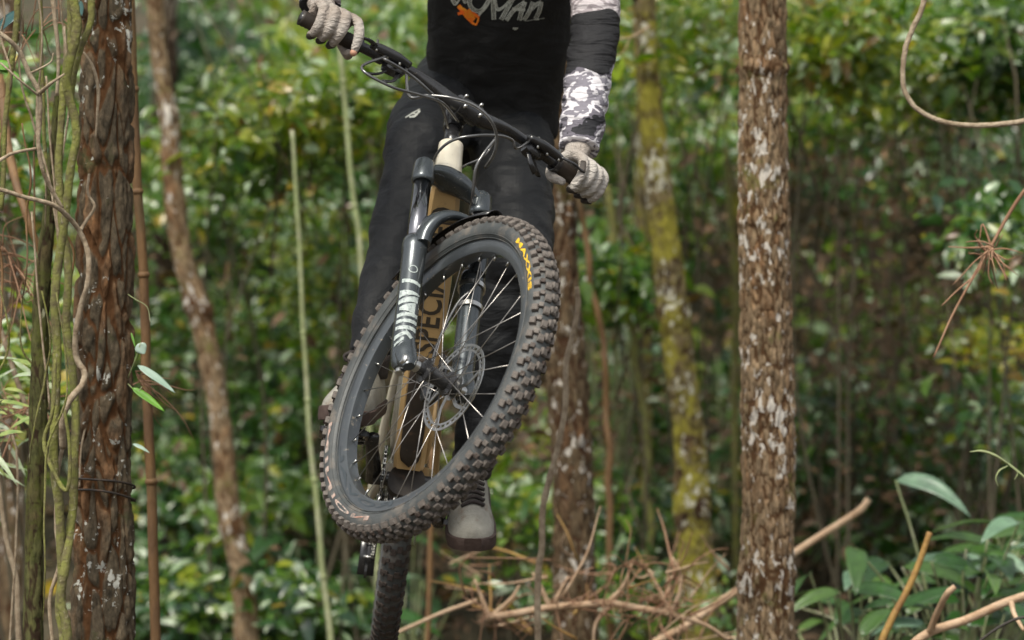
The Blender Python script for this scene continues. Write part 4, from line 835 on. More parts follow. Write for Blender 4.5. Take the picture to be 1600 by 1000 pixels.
q.rings(RG, caps=True, loop=False); q.build('tube_guard', M_GUARD, frame)
V, F = text_mesh('SPECIALIZED', 0, .02, 1.05); xm = V[:, 0].max(); q = MB(); W = []
for x, y, _ in V:
    t = .60-(x/xm)*.50; w, h = dts(t); W.append(B(D0+dt*DL*t+L_*(-.0185+.037*(1-y))*-1*-1+dperp*(h+.0008)))
W = []
for x, y, _ in V:
    t = .585-(x/xm)*.50; w, h = dts(t); W.append(B(D0+dt*DL*t+L_*(.025-.05*y)+dperp*(h+.0008)))
q.add(np.array(W), F); q.build('frame_lettering', M_DPRINT, frame, smooth=False)
loftB([HT+dn*.02-fw*.02, (.2, 0, .5), (-.1, 0, .36), (-.13, 0, .345)], [(.024, .028), (.019, .022), (.017, .02)], M_CREAM, 'top_tube')
loftB([(.0, 0, .02), (-.04, 0, .15), (-.13, 0, .40)], [(.034, .03), (.02, .022), (.018, .018)], M_TAN, 'seat_tube', p=.8)
loftB([(.03, 0, -.005), (-.02, 0, -.01)], [(.04, .034), (.04, .03)], M_GUARD, 'bottom_bracket_shell', p=.8)
for sgn, m1 in ((-1, M_CREAM), (1, M_TAN)):
    loftB([(-.03, sgn*.036, .02), (-.12, sgn*.052, .03), (-.28, sgn*.062, .03), (-.44, sgn*.072, .03)], [(.011, .02), (.010, .02), (.011, .016), (.007, .02)], m1, 'chainstay')
    loftB([(-.08, sgn*.03, .34), (-.2, sgn*.05, .25), (-.33, sgn*.064, .13), (-.44, sgn*.072, .04)], [(.009, .014), (.009, .013), (.009, .013), (.007, .016)], m1, 'seatstay')
    loftB([(-.035, sgn*.034, .06), (.02, sgn*.04, .12), (.03, sgn*.038, .22)], [(.007, .02), (.008, .016), (.006, .012)], m1, 'shock_link')
q = MB(); q.tube([B((.10, 0, .33)), B((.03, 0, .19))], .022, 20); q.tube([B((.03, 0, .19)), B((.0, 0, .13))], .012, 16); q.build('rear_shock', M_BLACKM, frame)
q = MB(); q.tube([B((.075, .0, .14)), B((.06, .0, .17)), B((.055, 0, .19))], [.012, .016, .012], 14); q.build('shock_knob', M_TEAL, frame)
q = MB(); q.tube([B((-.125, 0, .385)), B((-.19, 0, .56))], .0155, 18); q.build('seat_post', M_BLACKM, bike)
q = MB(); RG = []
for t in np.linspace(0, 1, 14):
    x = -.33+.28*t; w = np.interp(t, [0, .15, .45, .75, 1], [.05, .068, .045, .024, .014]); h = np.interp(t, [0, .3, 1], [.03, .024, .02]); an = np.arange(14)/14*2*np.pi
    RG.append(B(np.stack([np.full(14, x), np.cos(an)*w, .6+.01*math.cos(t*6)+np.sin(an)*h], 1)))
q.rings(RG); q.build('saddle', M_BLACKM, bike)
# --- cranks, pedals, chain
CA = R(18)     # right crank forward and up
crank = part('crankset', bike); cdir = np.array([math.cos(CA), 0, math.sin(CA)]); PEDR = np.array([0, -.145, 0])+cdir*.17; PEDL = np.array([0, .145, 0])-cdir*.17
q = MB(); q.lathe([(-.072, .008), (-.072, .016), (.072, .016), (.072, .008)], B((0, 0, 0)), Bd(L_), 24); q.build('spindle', M_BLACKM, crank, auto=40)
for sgn, d in ((-1, cdir), (1, -cdir)):
    q = MB(); q.tube([B(np.array([0, sgn*.07, 0])-d*.015), B(np.array([0, sgn*.074, 0])+d*.05), B(np.array([0, sgn*.083, 0])+d*.13), B(np.array([0, sgn*.085, 0])+d*.184)], [.018, .0165, .014, .0145], 14, flat=.62); q.build('crank_arm', M_BLACKM, crank)
q = MB(); cr = -.052
for i in range(32):
    a = 2*np.pi*i/32; c = np.array([math.cos(a)*.066, cr, math.sin(a)*.066]); rd = np.array([math.cos(a), 0, math.sin(a)]); tg = np.array([-math.sin(a), 0, math.cos(a)]); q.box(B(c), Bd(rd)*.005, Bd(tg)*.0035, Bd(L_)*.0014)
q.lathe([(-.0015, .063), (.0015, .063), (.0015, .05), (-.0015, .05)], B((0, cr, 0)), Bd(L_), 48, closed=True)
for i in range(5): a = i*1.2566; q.box(B((math.cos(a)*.035, cr, math.sin(a)*.035)), Bd((math.cos(a), 0, math.sin(a)))*.02, Bd((-math.sin(a), 0, math.cos(a)))*.005, Bd(L_)*.002)
q.build('chainring', M_BLACKM, crank)
chain = part('chain', bike)
pth = [B((math.cos(a)*.067, cr, math.sin(a)*.067)) for a in np.linspace(R(95), R(-95), 14)]+[B((-.12, cr, -.066)), B((-.3, cr+.002, -.07)), B((-.43, cr+.003, -.11)), B((-.455, cr+.003, -.1)), B((-.44, cr, -.05)), B((-.39, cr, -.0)), B((-.41, cr, .06)), B((-.44, cr, .078))]+[B((-.2, cr, .075)), B((-.0, cr, .067))]
pp = spline(pth, 4); L2 = np.concatenate([[0], np.cumsum(np.linalg.norm(np.diff(pp, axis=0), axis=1))]); nl = int(L2[-1]/.0127); S = np.linspace(0, L2[-1], nl)
q = MB(); pc = np.stack([np.interp(S, L2, pp[:, i]) for i in range(3)], 1); qs = MB()
for i in range(nl-1):
    t = pc[i+1]-pc[i]; s = nrm(np.cross(t, Bd(L_))); c = (pc[i]+pc[i+1])/2; w = .0033 if i % 2 else .0022
    for k in (-1, 1): (q if i % 2 else qs).box(c+Bd(L_)*w*k, t*.62, s*.0038, Bd(L_)*.0005, .25)
    qs.tube([pc[i]-Bd(L_)*.0035, pc[i]+Bd(L_)*.0035], .0022, 6)
q.build('outer_links', M_BLACKM, chain, smooth=False); qs.build('inner_links', M_SILVER, chain, smooth=False)
cas = part('cassette', bike); 
for i, r in enumerate([.018, .022, .027, .033, .039, .046, .053, .061, .07, .08, .09]):
    q = MB(); n = 24+i*2; an = np.arange(n*2)/(n*2)*2*np.pi; rr = np.where(np.arange(n*2) % 2, r, r-.004); yy = -.075+.0042*i
    o_ = np.stack([-.44+np.cos(an)*rr, np.full(n*2, yy), .03+np.sin(an)*rr], 1); RG = [B(o_*[1, 1, 1]-[0, .0008, 0]), B(o_+[0, .0008, 0])]; q.rings(RG); q.build('sprocket', M_SILVER if i > 8 else M_BLACKM, cas, smooth=False)
der = part('rear_derailleur', bike)
q = MB(); q.tube([B((-.45, -.085, .015)), B((-.455, -.095, -.02)), B((-.44, -.09, -.05))], [.014, .018, .013], 14); q.build('derailleur_body', M_BLACKM, der)
for y_ in (-.062, -.05):
    q = MB(); q.tube([B((-.44, y_-.004, -.04)), B((-.425, y_-.004, -.09)), B((-.43, y_-.004, -.15))], [.013, .012, .013], 10, flat=.18, ref=Bd((1, 0, 0))); q.build('cage_plate', M_BLACKM, der)
for zz in (-.05, -.14):
    q = MB(); q.lathe([(-.003, .004), (-.003, .017), (.003, .017), (.003, .004)], B((-.43, -.06, zz)), Bd(L_), 14, closed=True); q.build('jockey_wheel', M_BLACKM, der, smooth=False)
for zz, xx in ((-.075, -.418), (-.11, -.416), (-.13, -.44)):
    q = MB(); q.tube([B((xx, -.069, zz)), B((xx, -.046, zz))], .003, 8); q.build('cage_bolt', M_SILVER, der)
def pedal(c, sgn, tilt):
    root = part('pedal', bike); fx = Bd((math.cos(tilt), 0, math.sin(tilt))); uz = Bd((-math.sin(tilt), 0, math.cos(tilt))); ly = Bd(L_); c = B(c)
    q = MB(); q.box(c+fx*.046, fx*.006, ly*.048, uz*.008, .3); q.box(c-fx*.046, fx*.006, ly*.048, uz*.008, .3); q.box(c+ly*.048, fx*.05, ly*.005, uz*.007, .3); q.box(c-ly*.048, fx*.05, ly*.005, uz*.007, .3); q.box(c, fx*.012, ly*.05, uz*.009, .3); q.build('pedal_body', M_BLACKM, root, smooth=False)
    q = MB(); q.tube([c-ly*sgn*.062, c+ly*sgn*.045], .007, 12); q.build('pedal_axle', M_SILVER, root)
    for a in (-.042, -.02, .02, .042):
        for b in (-.046, .046):
            q = MB(); q.tube([c+fx*b+ly*a-uz*.011, c+fx*b+ly*a+uz*.0115], .0017, 6); q.build('pin', M_SILVER, root)
    return c, fx, uz, ly
pR = pedal(PEDR, -1, R(0)); pL = pedal(PEDL, 1, R(-8))
# --- cockpit
bar = part('handlebar', bike)
def BAR(l):   # centre line of the handlebar
    a_ = abs(l); rise = np.interp(a_, [0, .04, .13, .40], [0, 0, .03, .042]); back = np.interp(a_, [0, .05, .40], [0, .0, .055])
    return HTw-Dw*(.085+rise)+Fw*(.042-back)+Lw*l
lb = np.linspace(-.40, .40, 61); q = MB(); q.tube(spline([BAR(x) for x in np.linspace(-.4, .4, 21)], 4), np.array([.0112]*7+[.0115, .015, .0175, .0175, .0175, .015, .0115]+[.0112]*7), 20); q.build('bar', M_BLACKM, bar)
stem = part('stem', bike)
q = MB(); q.tube([HTw-Dw*.0, HTw-Dw*.06], .0165, 24); q.build('headset_spacer', M_BLACKM, stem)
q = MB(); q.tube([HTw-Dw*.06, HTw-Dw*.105], .021, 20); q.box(HTw-Dw*.084+Fw*.022, Dw*.017, Fw*.024, Lw*.018, .3); q.tube([BAR(-.027)-Lw*0, BAR(.027)], .0235, 24); q.build('stem_body', M_BLACKM, stem, auto=40)
for dl in (-.02, .02):
    for ds in (-.014, .014):
        q = MB(); q.tube([BAR(dl)+Dw*ds+Fw*.014, BAR(dl)+Dw*ds+Fw*.026], .0035, 10); q.build('stem_bolt', M_SILVER, stem)
for sgn in (-1, 1):
    q = MB(); pts = [BAR(sgn*x) for x in np.linspace(.268, .398, 30)]; rr = [.0158+.0012*(i % 2) for i in range(30)]; q.tube(pts, rr, 20); q.build('grip', M_GUARD, bar)
    q = MB(); t = nrm(BAR(sgn*.30)-BAR(sgn*.25)); q.lathe([(-.006, .0165), (-.006, .0185), (.006, .0185), (.006, .0165)], BAR(sgn*.266), t, 24, closed=True); q.build('grip_clamp', M_BLACKM, bar, auto=40)
    lev = part('brake_lever', bike); t = nrm(BAR(sgn*.30)-BAR(sgn*.2)); cpos = BAR(sgn*.215)
    q = MB(); q.lathe([(-.009, .0115), (-.009, .0165), (.009, .0165), (.009, .0115)], cpos, t, 20, closed=True); q.box(cpos+Fw*.02+Dw*.004, t*.008, Fw*.008, Dw*.007, .3); q.build('lever_clamp', M_BLACKM, lev, auto=40)
    q = MB(); q.tube(spline([cpos-t*.055+Fw*.026+Dw*.012, cpos-t*.02+Fw*.032+Dw*.013, cpos+t*.02+Fw*.034+Dw*.014, cpos+t*.04+Fw*.036+Dw*.018], 5), [.009, .0125, .012, .009], 14, flat=.85); q.build('lever_body', M_BLACKM, lev)
    q = MB(); q.tube(spline([cpos+t*.035+Fw*.04+Dw*.018, cpos+t*.06+Fw*.056+Dw*.028, cpos+t*.078+Fw*.056+Dw*.031, cpos+t*.092+Fw*.058+Dw*.032], 6), [.006, .006, .0055, .006], 10, flat=.55); q.build('lever_blade', M_BLACKM, lev)
    for a_, b_ in ((.03, .037), (.0, .03), (-.03, .03)):
        q = MB(); q.tube([cpos+t*a_+Fw*b_+Dw*-.002, cpos+t*a_+Fw*b_+Dw*.028], .0028, 8); q.build('lever_bolt', M_SILVER, lev)
    sh = part('shifter' if sgn < 0 else 'dropper_remote', bike); cp = BAR(sgn*.175)
    q = MB(); q.lathe([(-.006, .0115), (-.006, .0155), (.006, .0155), (.006, .0115)], cp, t, 20, closed=True); q.box(cp+Dw*.024+Fw*.008+t*.01, t*.022, Dw*.013, Fw*.015, .35); q.build('shifter_body', M_BLACKM, sh, auto=40)
    q = MB(); q.tube(spline([cp+Dw*.03+Fw*.005+t*.02, cp+Dw*.045-Fw*.002+t*.035, cp+Dw*.05-Fw*.012+t*.055], 4), [.006, .007, .0085], 10, flat=.4); q.tube(spline([cp+Dw*.036+Fw*.012, cp+Dw*.06+Fw*.012+t*.01, cp+Dw*.068+Fw*.006+t*.03], 4), [.005, .006, .0075], 10, flat=.45); q.build('shifter_paddle', M_BLACKM, sh)
# cables (real routes through space; end points on the levers, ports and caliper)
def depth(p): return p[1]
YF = HTw[1]-.09
def hose(pts, r=.0034, mat=M_HOSE, n=8):
    q = MB(); q.tube(spline(pts, 8), r, n); return q.build('hose', mat, bike)
cR, cL = BAR(-.215), BAR(.215); tR = -nrm(BAR(.3)-BAR(.2)); 
hose([cR+Lw*.05+Fw*.027+Dw*.012, at(640,150,YF-.03), at(668,149,YF-.03), at(705,153,YF-.04), at(740,164,YF-.04), at(764,184,YF-.04), at(776,212,YF-.02), at(772,240,YF+.0), at(758,262,YF+.03)], .0034)
hose([BAR(-.175)+Dw*.02+Fw*.01, at(600,92,YF-.1), at(640,116,YF-.06), at(668,140,YF-.04), at(690,165,YF-.0), at(700,200,YF+.05)], .0032)
hose([cR+Dw*.02+Fw*.03, at(565,106,YF-.12), at(608,134,YF-.12), at(655,148,YF-.06), at(690,160,YF-.02), at(716,190,YF+.05)], .0032)
hose([at(676,272,HTw[1]-.02), at(676,258,HTw[1]-.05), at(686,236,HTw[1]-.08), at(708,219,HTw[1]-.1), at(742,212,HTw[1]-.1), at(780,212,HTw[1]-.06), at(800,219,HTw[1]-.02), at(807,232,HTw[1]+.0), cL-Lw*.045+Fw*.026+Dw*.014], .0032)
hose([at(774,217,YF+.02), at(756,240,YF), at(744,262,YF-.01), at(739,300,YF), at(738,330,YF+.02), FK(.08, LF+.03, LL-.02), FK(.205, LF+.035, LL-.01), FK(.26, LF+.0, LL-.03), FK(.33, -.02, LL-.035), FK(.4, -.05, LL-.03), FK(.42, -.06, LL-.02)], .0034)
hose([at(716,268,HTw[1]-.02), at(728,258,HTw[1]-.05), at(752,247,HTw[1]-.06), at(766,232,HTw[1]-.05), at(775,214,YF+.04)], .0026)

# ================================================================== RIDER
def atr(x, y, Y): return at(x, y, Y-.37)
hipR, hipL = atr(708,148,9.3), atr(800,160,9.3); kneeR, kneeL = atr(652,226,8.86), atr(806,415,8.82)
ankR, ankL = B(PEDR)+np.array([.012, .09, .135]), B(PEDL)+np.array([0, .03, .13])
ankR = at(576,566,B(PEDR)[1]+.06); ankL = at(738,722,B(PEDL)[1]+.05)
pelvis = atr(765,140,9.33); waist = atr(775,70,9.2); chest = atr(783,-70,9.0); neck = atr(792,-215,8.9); head = atr(790,-330,8.8)
shR, shL = atr(672,-190,8.95), atr(905,-190,8.95); elR, elL = atr(512,-140,8.62), atr(931,28,8.86)
HR_, HL_ = BAR(-.335), BAR(.335)
def handframe(l, sgn):
    t = nrm(BAR(sgn*.39)-BAR(sgn*.28)); u = nrm(-Dw*.94+Fw*.34); u = nrm(u-t*np.dot(u, t)); f = nrm(np.cross(t, u)); 
    if np.dot(f, Fw) < 0: f = -f
    return BAR(l), t, u, f
wrR = atr(500,0,8.36); wrL = atr(906,222,8.66)
body_m = MB()
def limb(m, a, b, ra, rb, n=14): m.tube(spline([a, (a+b)/2, b], 4), [ra, (ra+rb)/2, rb], n)
body_m.tube(spline([pelvis, waist, chest, neck], 6), [.12, .11, .125, .06], 20, flat=.75)
for a, b, c, ra in ((hipR, kneeR, ankR, .075), (hipL, kneeL, ankL, .075)): body_m.tube(spline([pelvis, a], 3), [.09, ra], 14); limb(body_m, a, b, ra, .05); limb(body_m, b, c, .05, .033)
for a, b, c in ((shR, elR, wrR), (shL, elL, wrL)): body_m.tube(spline([chest+(neck-chest)*.7, a], 3), [.06, .05], 14); limb(body_m, a, b, .046, .036); limb(body_m, b, c, .037, .025)
body_m.tube(spline([neck, (neck+head)/2, head], 4), [.055, .05, .05], 14); body_m.sphere(head+np.array([0, 0, .03]), .095, 20, (.85, 1.0, 1.15))
hn = head+np.array([0, -.095, .02]); body_m.tube([hn+np.array([0, .02, .03]), hn+np.array([0, -.018, -.01]), hn+np.array([0, .01, -.02])], [.008, .012, .008], 8)
for s_ in (-1, 1): body_m.tube([head+np.array([s_*.078, .0, .0]), head+np.array([s_*.09, .012, .035])], .016, 8, flat=.5)
person = body_m.build('person', M_BODY, loc=pelvis)
tag(person, 'person in black jersey, camouflage sleeves and pale gloves jumping the bike', 'person')
rm = person.modifiers.new('join', 'REMESH'); rm.mode = 'VOXEL'; rm.voxel_size = .01; sm_ = person.modifiers.new('s', 'SMOOTH'); sm_.iterations = 6
for s_ in (-1, 1):
    q = MB(); q.sphere(head+np.array([s_*.032, -.085, .045]), .013, 10); q.build('eye', pm('eye_white', (.7,.7,.68), (.1,.07,.05), 300, .2), person)
q = MB(); q.tube(spline([head+np.array([-.025, -.09, -.045]), head+np.array([0, -.099, -.043]), head+np.array([.025, -.09, -.045])], 4), .006, 8); q.build('mouth', pm('lip', (.4,.12,.1), (.3,.1,.09), 30, .5), person)
q = MB(); hc = head+np.array([0, .01, .05])
q.lathe([(.14, .01), (.135, .06), (.11, .095), (.07, .118), (.02, .125), (-.02, .118), (-.02, .108), (.02, .115), (.07, .108), (.12, .07), (.13, .01)], hc, (0, .15, 1), 28); q.tube(spline([hc+np.array([-.1, -.06, .03]), hc+np.array([0, -.19, .045]), hc+np.array([.1, -.06, .03])], 6), .03, 8, flat=.15); q.build('helmet', M_BLACKM, person)
def cloth(q, name, mat, vox=.008, sm=8, disp=((.012, .09), (.004, .03)), parent=person, subsurf=0):
    o = q.build(name, mat, parent)
    r = o.modifiers.new('r', 'REMESH'); r.mode = 'VOXEL'; r.voxel_size = vox
    s = o.modifiers.new('s', 'SMOOTH'); s.iterations = sm
    for k, (st, sc_) in enumerate(disp):
        tx = bpy.data.textures.new(name+'_folds%d' % k, 'CLOUDS'); tx.noise_scale = sc_; tx.noise_depth = 2; tx.noise_basis = 'ORIGINAL_PERLIN'
        d = o.modifiers.new('d', 'DISPLACE'); d.texture = tx; d.strength = st; d.mid_level = .5; d.texture_coords = 'LOCAL'
    s = o.modifiers.new('sm', 'SMOOTH'); s.iterations = 1
    return o
# jersey
q = MB()
q.tube(spline([atr(775,215,9.2), atr(776,150,9.2), atr(779,60,9.12), atr(782,-70,9.0), atr(785,-170,8.96), atr(788,-225,8.93)], 6), [.14, .152, .16, .168, .15, .06], 40, flat=.74, ref=(0, 1, 0))
jc = None
for a, b in ((shR, elR), (shL, elL)): q.tube(spline([a+(neck-a)*.5, a, a+(b-a)*.86], 5), [.07, .068, .0615], 20)
jersey = cloth(q, 'jersey', M_JERSEY, disp=((.034, .15), (.009, .05)))
# sleeves
def sleeve(a, b, c, ra, rb, rc, n=26):
    q = MB(); P = spline([a, a+(b-a)*.5, b, b+(c-b)*.5, c], 10); m = len(P); t = np.linspace(0, 1, m)
    rr = np.interp(t, [0, .45, .75, 1], [ra, rb, rb*.92, rc]); rr = rr*(1+.06*np.sin(t*70+np.sin(t*23))*np.clip((t-.4)*3, 0, 1)); q.tube(P, rr, n); return q
o = cloth(sleeve(shL+(elL-shL)*.1, elL, wrL+(wrL-elL)*.06, .058, .056, .046), 'sleeve', M_CAMO, .006, 3, ((.008, .05), (.005, .022))); o['label'] = 'camouflage sleeve in grey, black and white with a black block at the elbow'
o = cloth(sleeve(shR+(elR-shR)*.1, elR, wrR+(wrR-elR)*.05, .056, .054, .045), 'sleeve', M_CAMO, .006, 3, ((.008, .05), (.005, .022))); o['label'] = 'camouflage sleeve in grey, black and white with a black block at the elbow'
# trousers
q = MB(); q.tube(spline([atr(770,110,9.26), atr(768,170,9.28), atr(762,240,9.32)], 5), [.145, .155, .13], 36, flat=.8, ref=(0, 1, 0))
def leg(h, k, an, r0=.104, rk=.07, ra=.047, kn=.0):
    P = spline([h, h+(k-h)*.5, h+(k-h)*.9, k+(an-k)*.08, k+(an-k)*.5, an+(k-an)*.02], 8); t = np.linspace(0, 1, len(P)); q.tube(P, np.interp(t, [0, .35, .5, .6, .8, 1], [r0, .084, rk, rk*.96, .06, ra])*(1+.06*np.sin(t*75+1.5*np.sin(t*31))*(np.exp(-((t-.6)/.07)**2)+np.exp(-((t-.93)/.08)**2)+.3)), 28)
leg(hipR, kneeR, ankR); leg(hipL, kneeL, ankL, rk=.078)
q.sphere(kneeR+np.array([0, -.012, -.005]), .074, 20); q.sphere(kneeL+np.array([0, -.012, 0]), .074, 20)
trousers = cloth(q, 'trousers', M_PANTS, .008, 6, ((.034, .11), (.006, .05)))
# gloves
def glove(sgn, wrist, cam_lbl, idx_ext):
    c0, t, u, f = handframe(sgn*.335, sgn)         # t outward along the bar, u up, f forward
    q = MB(); W = lambda a, b, c_: c0+t*a+u*b+f*c_
    # palm slab over the bar: wrist -> knuckles
    for a in np.linspace(-.034, .034, 6): q.tube(spline([wrist+(c0+t*a*.6-wrist)*.25, W(a*.8, .034, -.034), W(a, .042, .0), W(a*1.08, .036, .026)], 5), [.017, .0155, .0145, .0125], 12)
    q.tube(spline([wrist+(wrist-c0)*.35, wrist, W(0, .033, -.03)], 4), [.034, .031, .022], 20, flat=.8)
    fl = []
    for i, (a, ln) in enumerate(((-.037, 1.0), (-.0125, 1.06), (.0125, 1.0), (.036, .84))):
        p0 = W(a*1.05, .037, .022)
        if i == 0 and not idx_ext: pts = [p0, W(a, .022, .046), W(a-.001, -.012, .057), W(a-.003, -.044, .046)]
        elif i == 0: pts = [p0, W(a-.004, .020, .052*ln), W(a-.010, -.012, .064), W(a-.012, -.04, .058)]
        else: pts = [p0, W(a, .018, .05*ln), W(a*.98, -.016, .048*ln), W(a*.95, -.030, .022), W(a*.94, -.026, .002)]
        fl.append(pts); q.tube(spline(pts, 5), [.0122, .0112, .0108, .0095, .0075][:len(pts)], 14)
        q.sphere(pts[-1], .0085, 10); q.sphere(pts[1], .0118, 10); q.sphere(p0, .013, 10)
    th = [W(-.03, .02, -.03), W(-.052, -.004, -.028), W(-.058, -.026, -.006), W(-.05, -.034, .018)]
    q.tube(spline(th, 5), [.0145, .0125, .0115, .0085], 14); q.sphere(th[-1], .0085, 10)
    o = cloth(q, 'glove', M_GLOVE, .0028, 4, ((.0035, .03), (.0008, .011))); o['label'] = cam_lbl
    # darker palm panel round the thumb root and cuff strap
    q = MB(); ax = nrm(wrist-W(0, .033, -.03)); q.lathe([(-.004, .034), (-.004, .0365), (.010, .0375), (.010, .035)], wrist+ax*.004, ax, 30, closed=True); q.build('cuff_strap', M_JERSEY, o)
    q = MB()
    for pts in fl[1:]:     # dark inner side of the curled fingertips
        q.tube(spline([pts[-2]-u*.0035, pts[-1]-u*.004-f*.002], 4), [.0088, .0075], 10)
    q.build('palm_panel', M_GUARD, o)
    if idx_ext:
        e = fl[0][-1]; q = MB(); q.sphere(e+nrm(fl[0][-1]-fl[0][-2])*.006, .0078, 12); q.build('bare_fingertip', M_BODY, o)
    return o, fl, (c0, t, u, f)
gR, flR, _ = glove(-1, wrR, 'pale beige glove with one finger on the brake lever', True)
gL, flL, fr_ = glove(1, wrL, 'pale beige glove with a black patch on one finger', False)
q = MB(); p1, p2 = flL[0][1], flL[0][2]; dd = nrm(p2-p1); nn = nrm(nrm(np.array([0, 0, 0.])+(-np.array([.0, 1, 0])))-dd*np.dot(-np.array([0, 1, 0]), dd)); q.box((p1+p2)/2+nn*.0122+dd*.008, dd*.015, np.cross(dd, nn)*.0062, nn*.0015, .3); q.build('finger_patch', M_GUARD, gL)
# shoes
def shoe(ank, toe, up, lab, side):
    toe = nrm(toe); up = nrm(np.asarray(up)-toe*np.dot(up, toe)); s = np.cross(toe, up); base = ank-up*.105-toe*.055
    root = part('shoe', person) if False else empty('shoe', WM[person.name][1]); root.parent = person; root.matrix_local = Matrix.Identity(4); WM[root.name] = WM[person.name]; root['label'] = lab
    T = np.array([0, .05, .2, .45, .68, .85, .95, 1.0]); Wd = np.array([.026, .036, .04, .043, .052, .05, .038, .015]); Ht = np.array([.06, .085, .1, .088, .066, .052, .042, .028])
    L = .285; q = MB(); RG = []; ts = np.linspace(0, 1, 26); an = np.arange(24)/24*2*np.pi
    for t in ts:
        w = np.interp(t, T, Wd); h = np.interp(t, T, Ht); off = .004*math.sin(t*3.1)*side
        x = np.cos(an); z = np.sin(an); zz = np.where(z > 0, z**.8 if False else np.abs(z)**.85, -.18*np.abs(z)**.5)
        RG.append(base+toe*L*t+(x*w*(1-.25*np.clip(zz, 0, 1)**2))[:, None]*s+s*off+((.022+zz*h))[:, None]*up)
    q.rings(RG); o = q.build('upper', M_SHOE, root); ss = o.modifiers.new('s', 'SUBSURF'); ss.levels = ss.render_levels = 1
    q = MB(); RG = []
    for t in np.linspace(-.01, 1.015, 26):
        w = np.interp(t, T, Wd)+.004; sec = [(-w*.96, -.004), (-w, .006), (-w*.99, .024), (-w*.9, .0265), (w*.9, .0265), (w*.99, .024), (w, .006), (w*.96, -.004)]
        spring = .012*max(0, (t-.75)/.25)**2
        RG.append(np.array([base+toe*L*t+s*(a+.004*math.sin(t*3.1)*side)+up*(b+spring) for a, b in sec]))
    q.rings(RG); q.build('sole', M_SOLE, root, auto=40)
    q = MB()   # tread pads under the sole
    for i in range(9):
        for j in (-1, 0, 1): t = .1+.09*i; q.box(base+toe*L*t+s*j*np.interp(t, T, Wd)*.6-up*.006, toe*.009, s*.009, up*.003)
    q.build('outsole_tread', M_SOLE, root, smooth=False)
    q = MB(); q.tube(spline([ank-up*.03+toe*.0, ank+up*.02], 4), [.043, .045], 20); q.build('collar', M_LACE, root)
    for i in range(7):
        t = .72-.052*i; h = np.interp(t, T, Ht)+.022; w = .025
        q = MB(); q.tube(spline([base+toe*L*t-s*w+up*(h-.007), base+toe*(L*t+.004)+up*(h+.004), base+toe*(L*t+.006)+s*w+up*(h-.007)], 5), .0044, 8); q.build('lace', M_LACE, root)
    k = base+toe*L*.3+up*(np.interp(.3, T, Ht)+.026)
    for sg in (-1, 1):
        q = MB(); q.tube(spline([k, k+s*sg*.02+up*.008+toe*.01, k+s*sg*.042+toe*.015-up*.002, k+s*sg*.034-up*.012+toe*.015, k+s*sg*.008+toe*.006], 6), .004, 8); q.build('lace_loop', M_LACE, root)
    return root
shoe(ankR, (-.22, -1, -.1), (.1, -.12, 1), 'stone grey shoe on the forward pedal, half hidden by the tyre', -1)
shoe(ankL, (.02, -1, -.47), (0.02, -.42, 1), 'stone grey lace-up shoe on the lower pedal', 1)

# --- print on the jersey and trousers, laid on the real cloth surface
bpy.context.view_layer.update()
def surf(o):
    dg = bpy.context.evaluated_depsgraph_get(); e = o.evaluated_get(dg); me = e.to_mesh(); Wd = WM[person.name]
    V = [(np.array(v.co[:])@Wd[0].T+Wd[1]).tolist() for v in me.vertices]; t = BVHTree.FromPolygons(V, [tuple(p.vertices) for p in me.polygons]); e.to_mesh_clear(); return t
TJ, TP = surf(jersey), surf(trousers)
def onto(tree_, x, y, off=.0022):
    o = Vector((0, 0, CZ)); d = (Vector(at(x, y, 9).tolist())-o).normalized(); h = tree_.ray_cast(o, d)
    if h[0] is None: return None
    n = h[1]; n = n if n.dot(d) < 0 else -n
    return np.array((h[0]+n*off)[:])
def ribbon(q, tree_, pts, w, n=8):
    P = spline([(a, b, 0) for a, b in pts], n)[:, :2]; T = np.gradient(P, axis=0); T /= np.linalg.norm(T, axis=1)[:, None]+1e-9; N = np.stack([-T[:, 1], T[:, 0]], 1)
    rows = []
    for p, nn_ in zip(P, N):
        ws = w/2*(.8+.4*rng.random()); a, b = onto(tree_, *(p-nn_*ws)), onto(tree_, *(p+nn_*ws))
        if a is None or b is None: continue
        rows.append(np.array([a, b]))
    if len(rows) > 1: q.rings(rows, caps=False, loop=False)
q = MB()
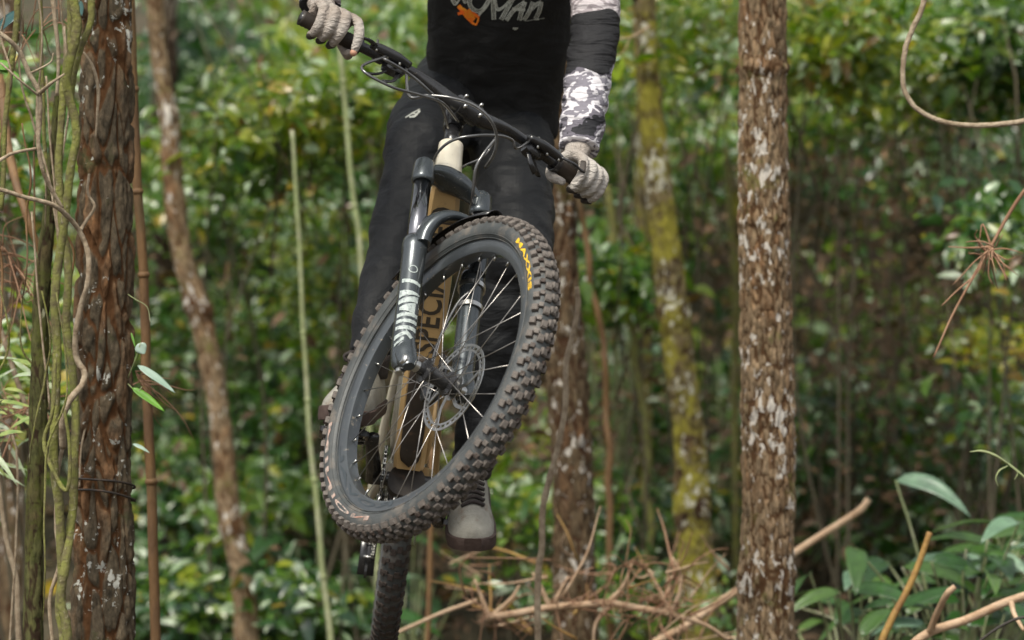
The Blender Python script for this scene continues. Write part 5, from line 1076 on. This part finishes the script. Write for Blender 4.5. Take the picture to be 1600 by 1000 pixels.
def dbl(pts, gap=5.0, w=1.8):
    P = np.array(pts, float); T = np.gradient(P, axis=0); T /= np.linalg.norm(T, axis=1)[:, None]; N = np.stack([-T[:, 1], T[:, 0]], 1)
    for s_ in (-1, 1): ribbon(q, TJ, P+N*gap/2*s_, w)
    ribbon(q, TJ, P, w*.7)
# brush letters W O M A N (upper halves run out of the frame)
dbl([(700,-28),(712,5),(722,-12)]); dbl([(722,-12),(727,2),(742,-30)])
dbl([(757,-18),(742,-16),(734,2),(740,14),(752,16),(762,4),(766,-10),(757,-18)])
dbl([(748,24),(766,0),(778,-24)], 2.4, 1.3); dbl([(772,30),(771,8),(772,-20)]); dbl([(772,-16),(778,14),(800,-2)] , 4); dbl([(803,-6),(792,14),(783,30)], 5)
dbl([(791,31),(803,15),(820,2)], 4.5); dbl([(820,2),(815,16),(811,31)], 5); dbl([(800,13),(820,15)], 3)
dbl([(818,31),(826,18),(832,2)], 4.5); dbl([(830,14),(838,6),(845,2)], 4); dbl([(845,2),(842,16),(836,29)], 5)
ribbon(q, TJ, [(834,30),(842,30)], 1.5); ribbon(q, TJ, [(822,32),(834,30),(850,28)], .8)
for a, b in ((802, 42.5), (804, 44), (806, 44), (808, 42.5)): ribbon(q, TJ, [(a, 42), (a, b+2.0)], 2.2, 2)
q.build('brush_lettering', M_GREYPR, jersey, smooth=False)
q = MB()
for pts, w in (([(717,8),(722,14),(727,17)], 6), ([(716,21),(722,20),(727,22)], 4), ([(722,14),(732,24),(741,31)], 10), ([(728,17),(738,20),(747,25)], 6), ([(727,24),(734,31),(741,37)], 4), ([(748,24),(747,32),(744,38)], 3), ([(741,37),(745,38)], 3), ([(732,14),(736,18)], 4)): ribbon(q, TJ, pts, w)
q.build('orange_emblem', M_ORANGE, jersey, smooth=False)
q = MB()
for pts, w in (([(634,185),(645,178),(656,172)], 2.0), ([(640,184),(649,182),(656,174)], 3.0), ([(645,178),(652,180)], 2.0)): ribbon(q, TP, pts, w)
q.build('trouser_emblem', M_GREYPR, trousers, smooth=False)
print('objects', len(bpy.data.objects), 'tris', sum(len(o.data.polygons) for o in bpy.data.objects if o.type == 'MESH'))
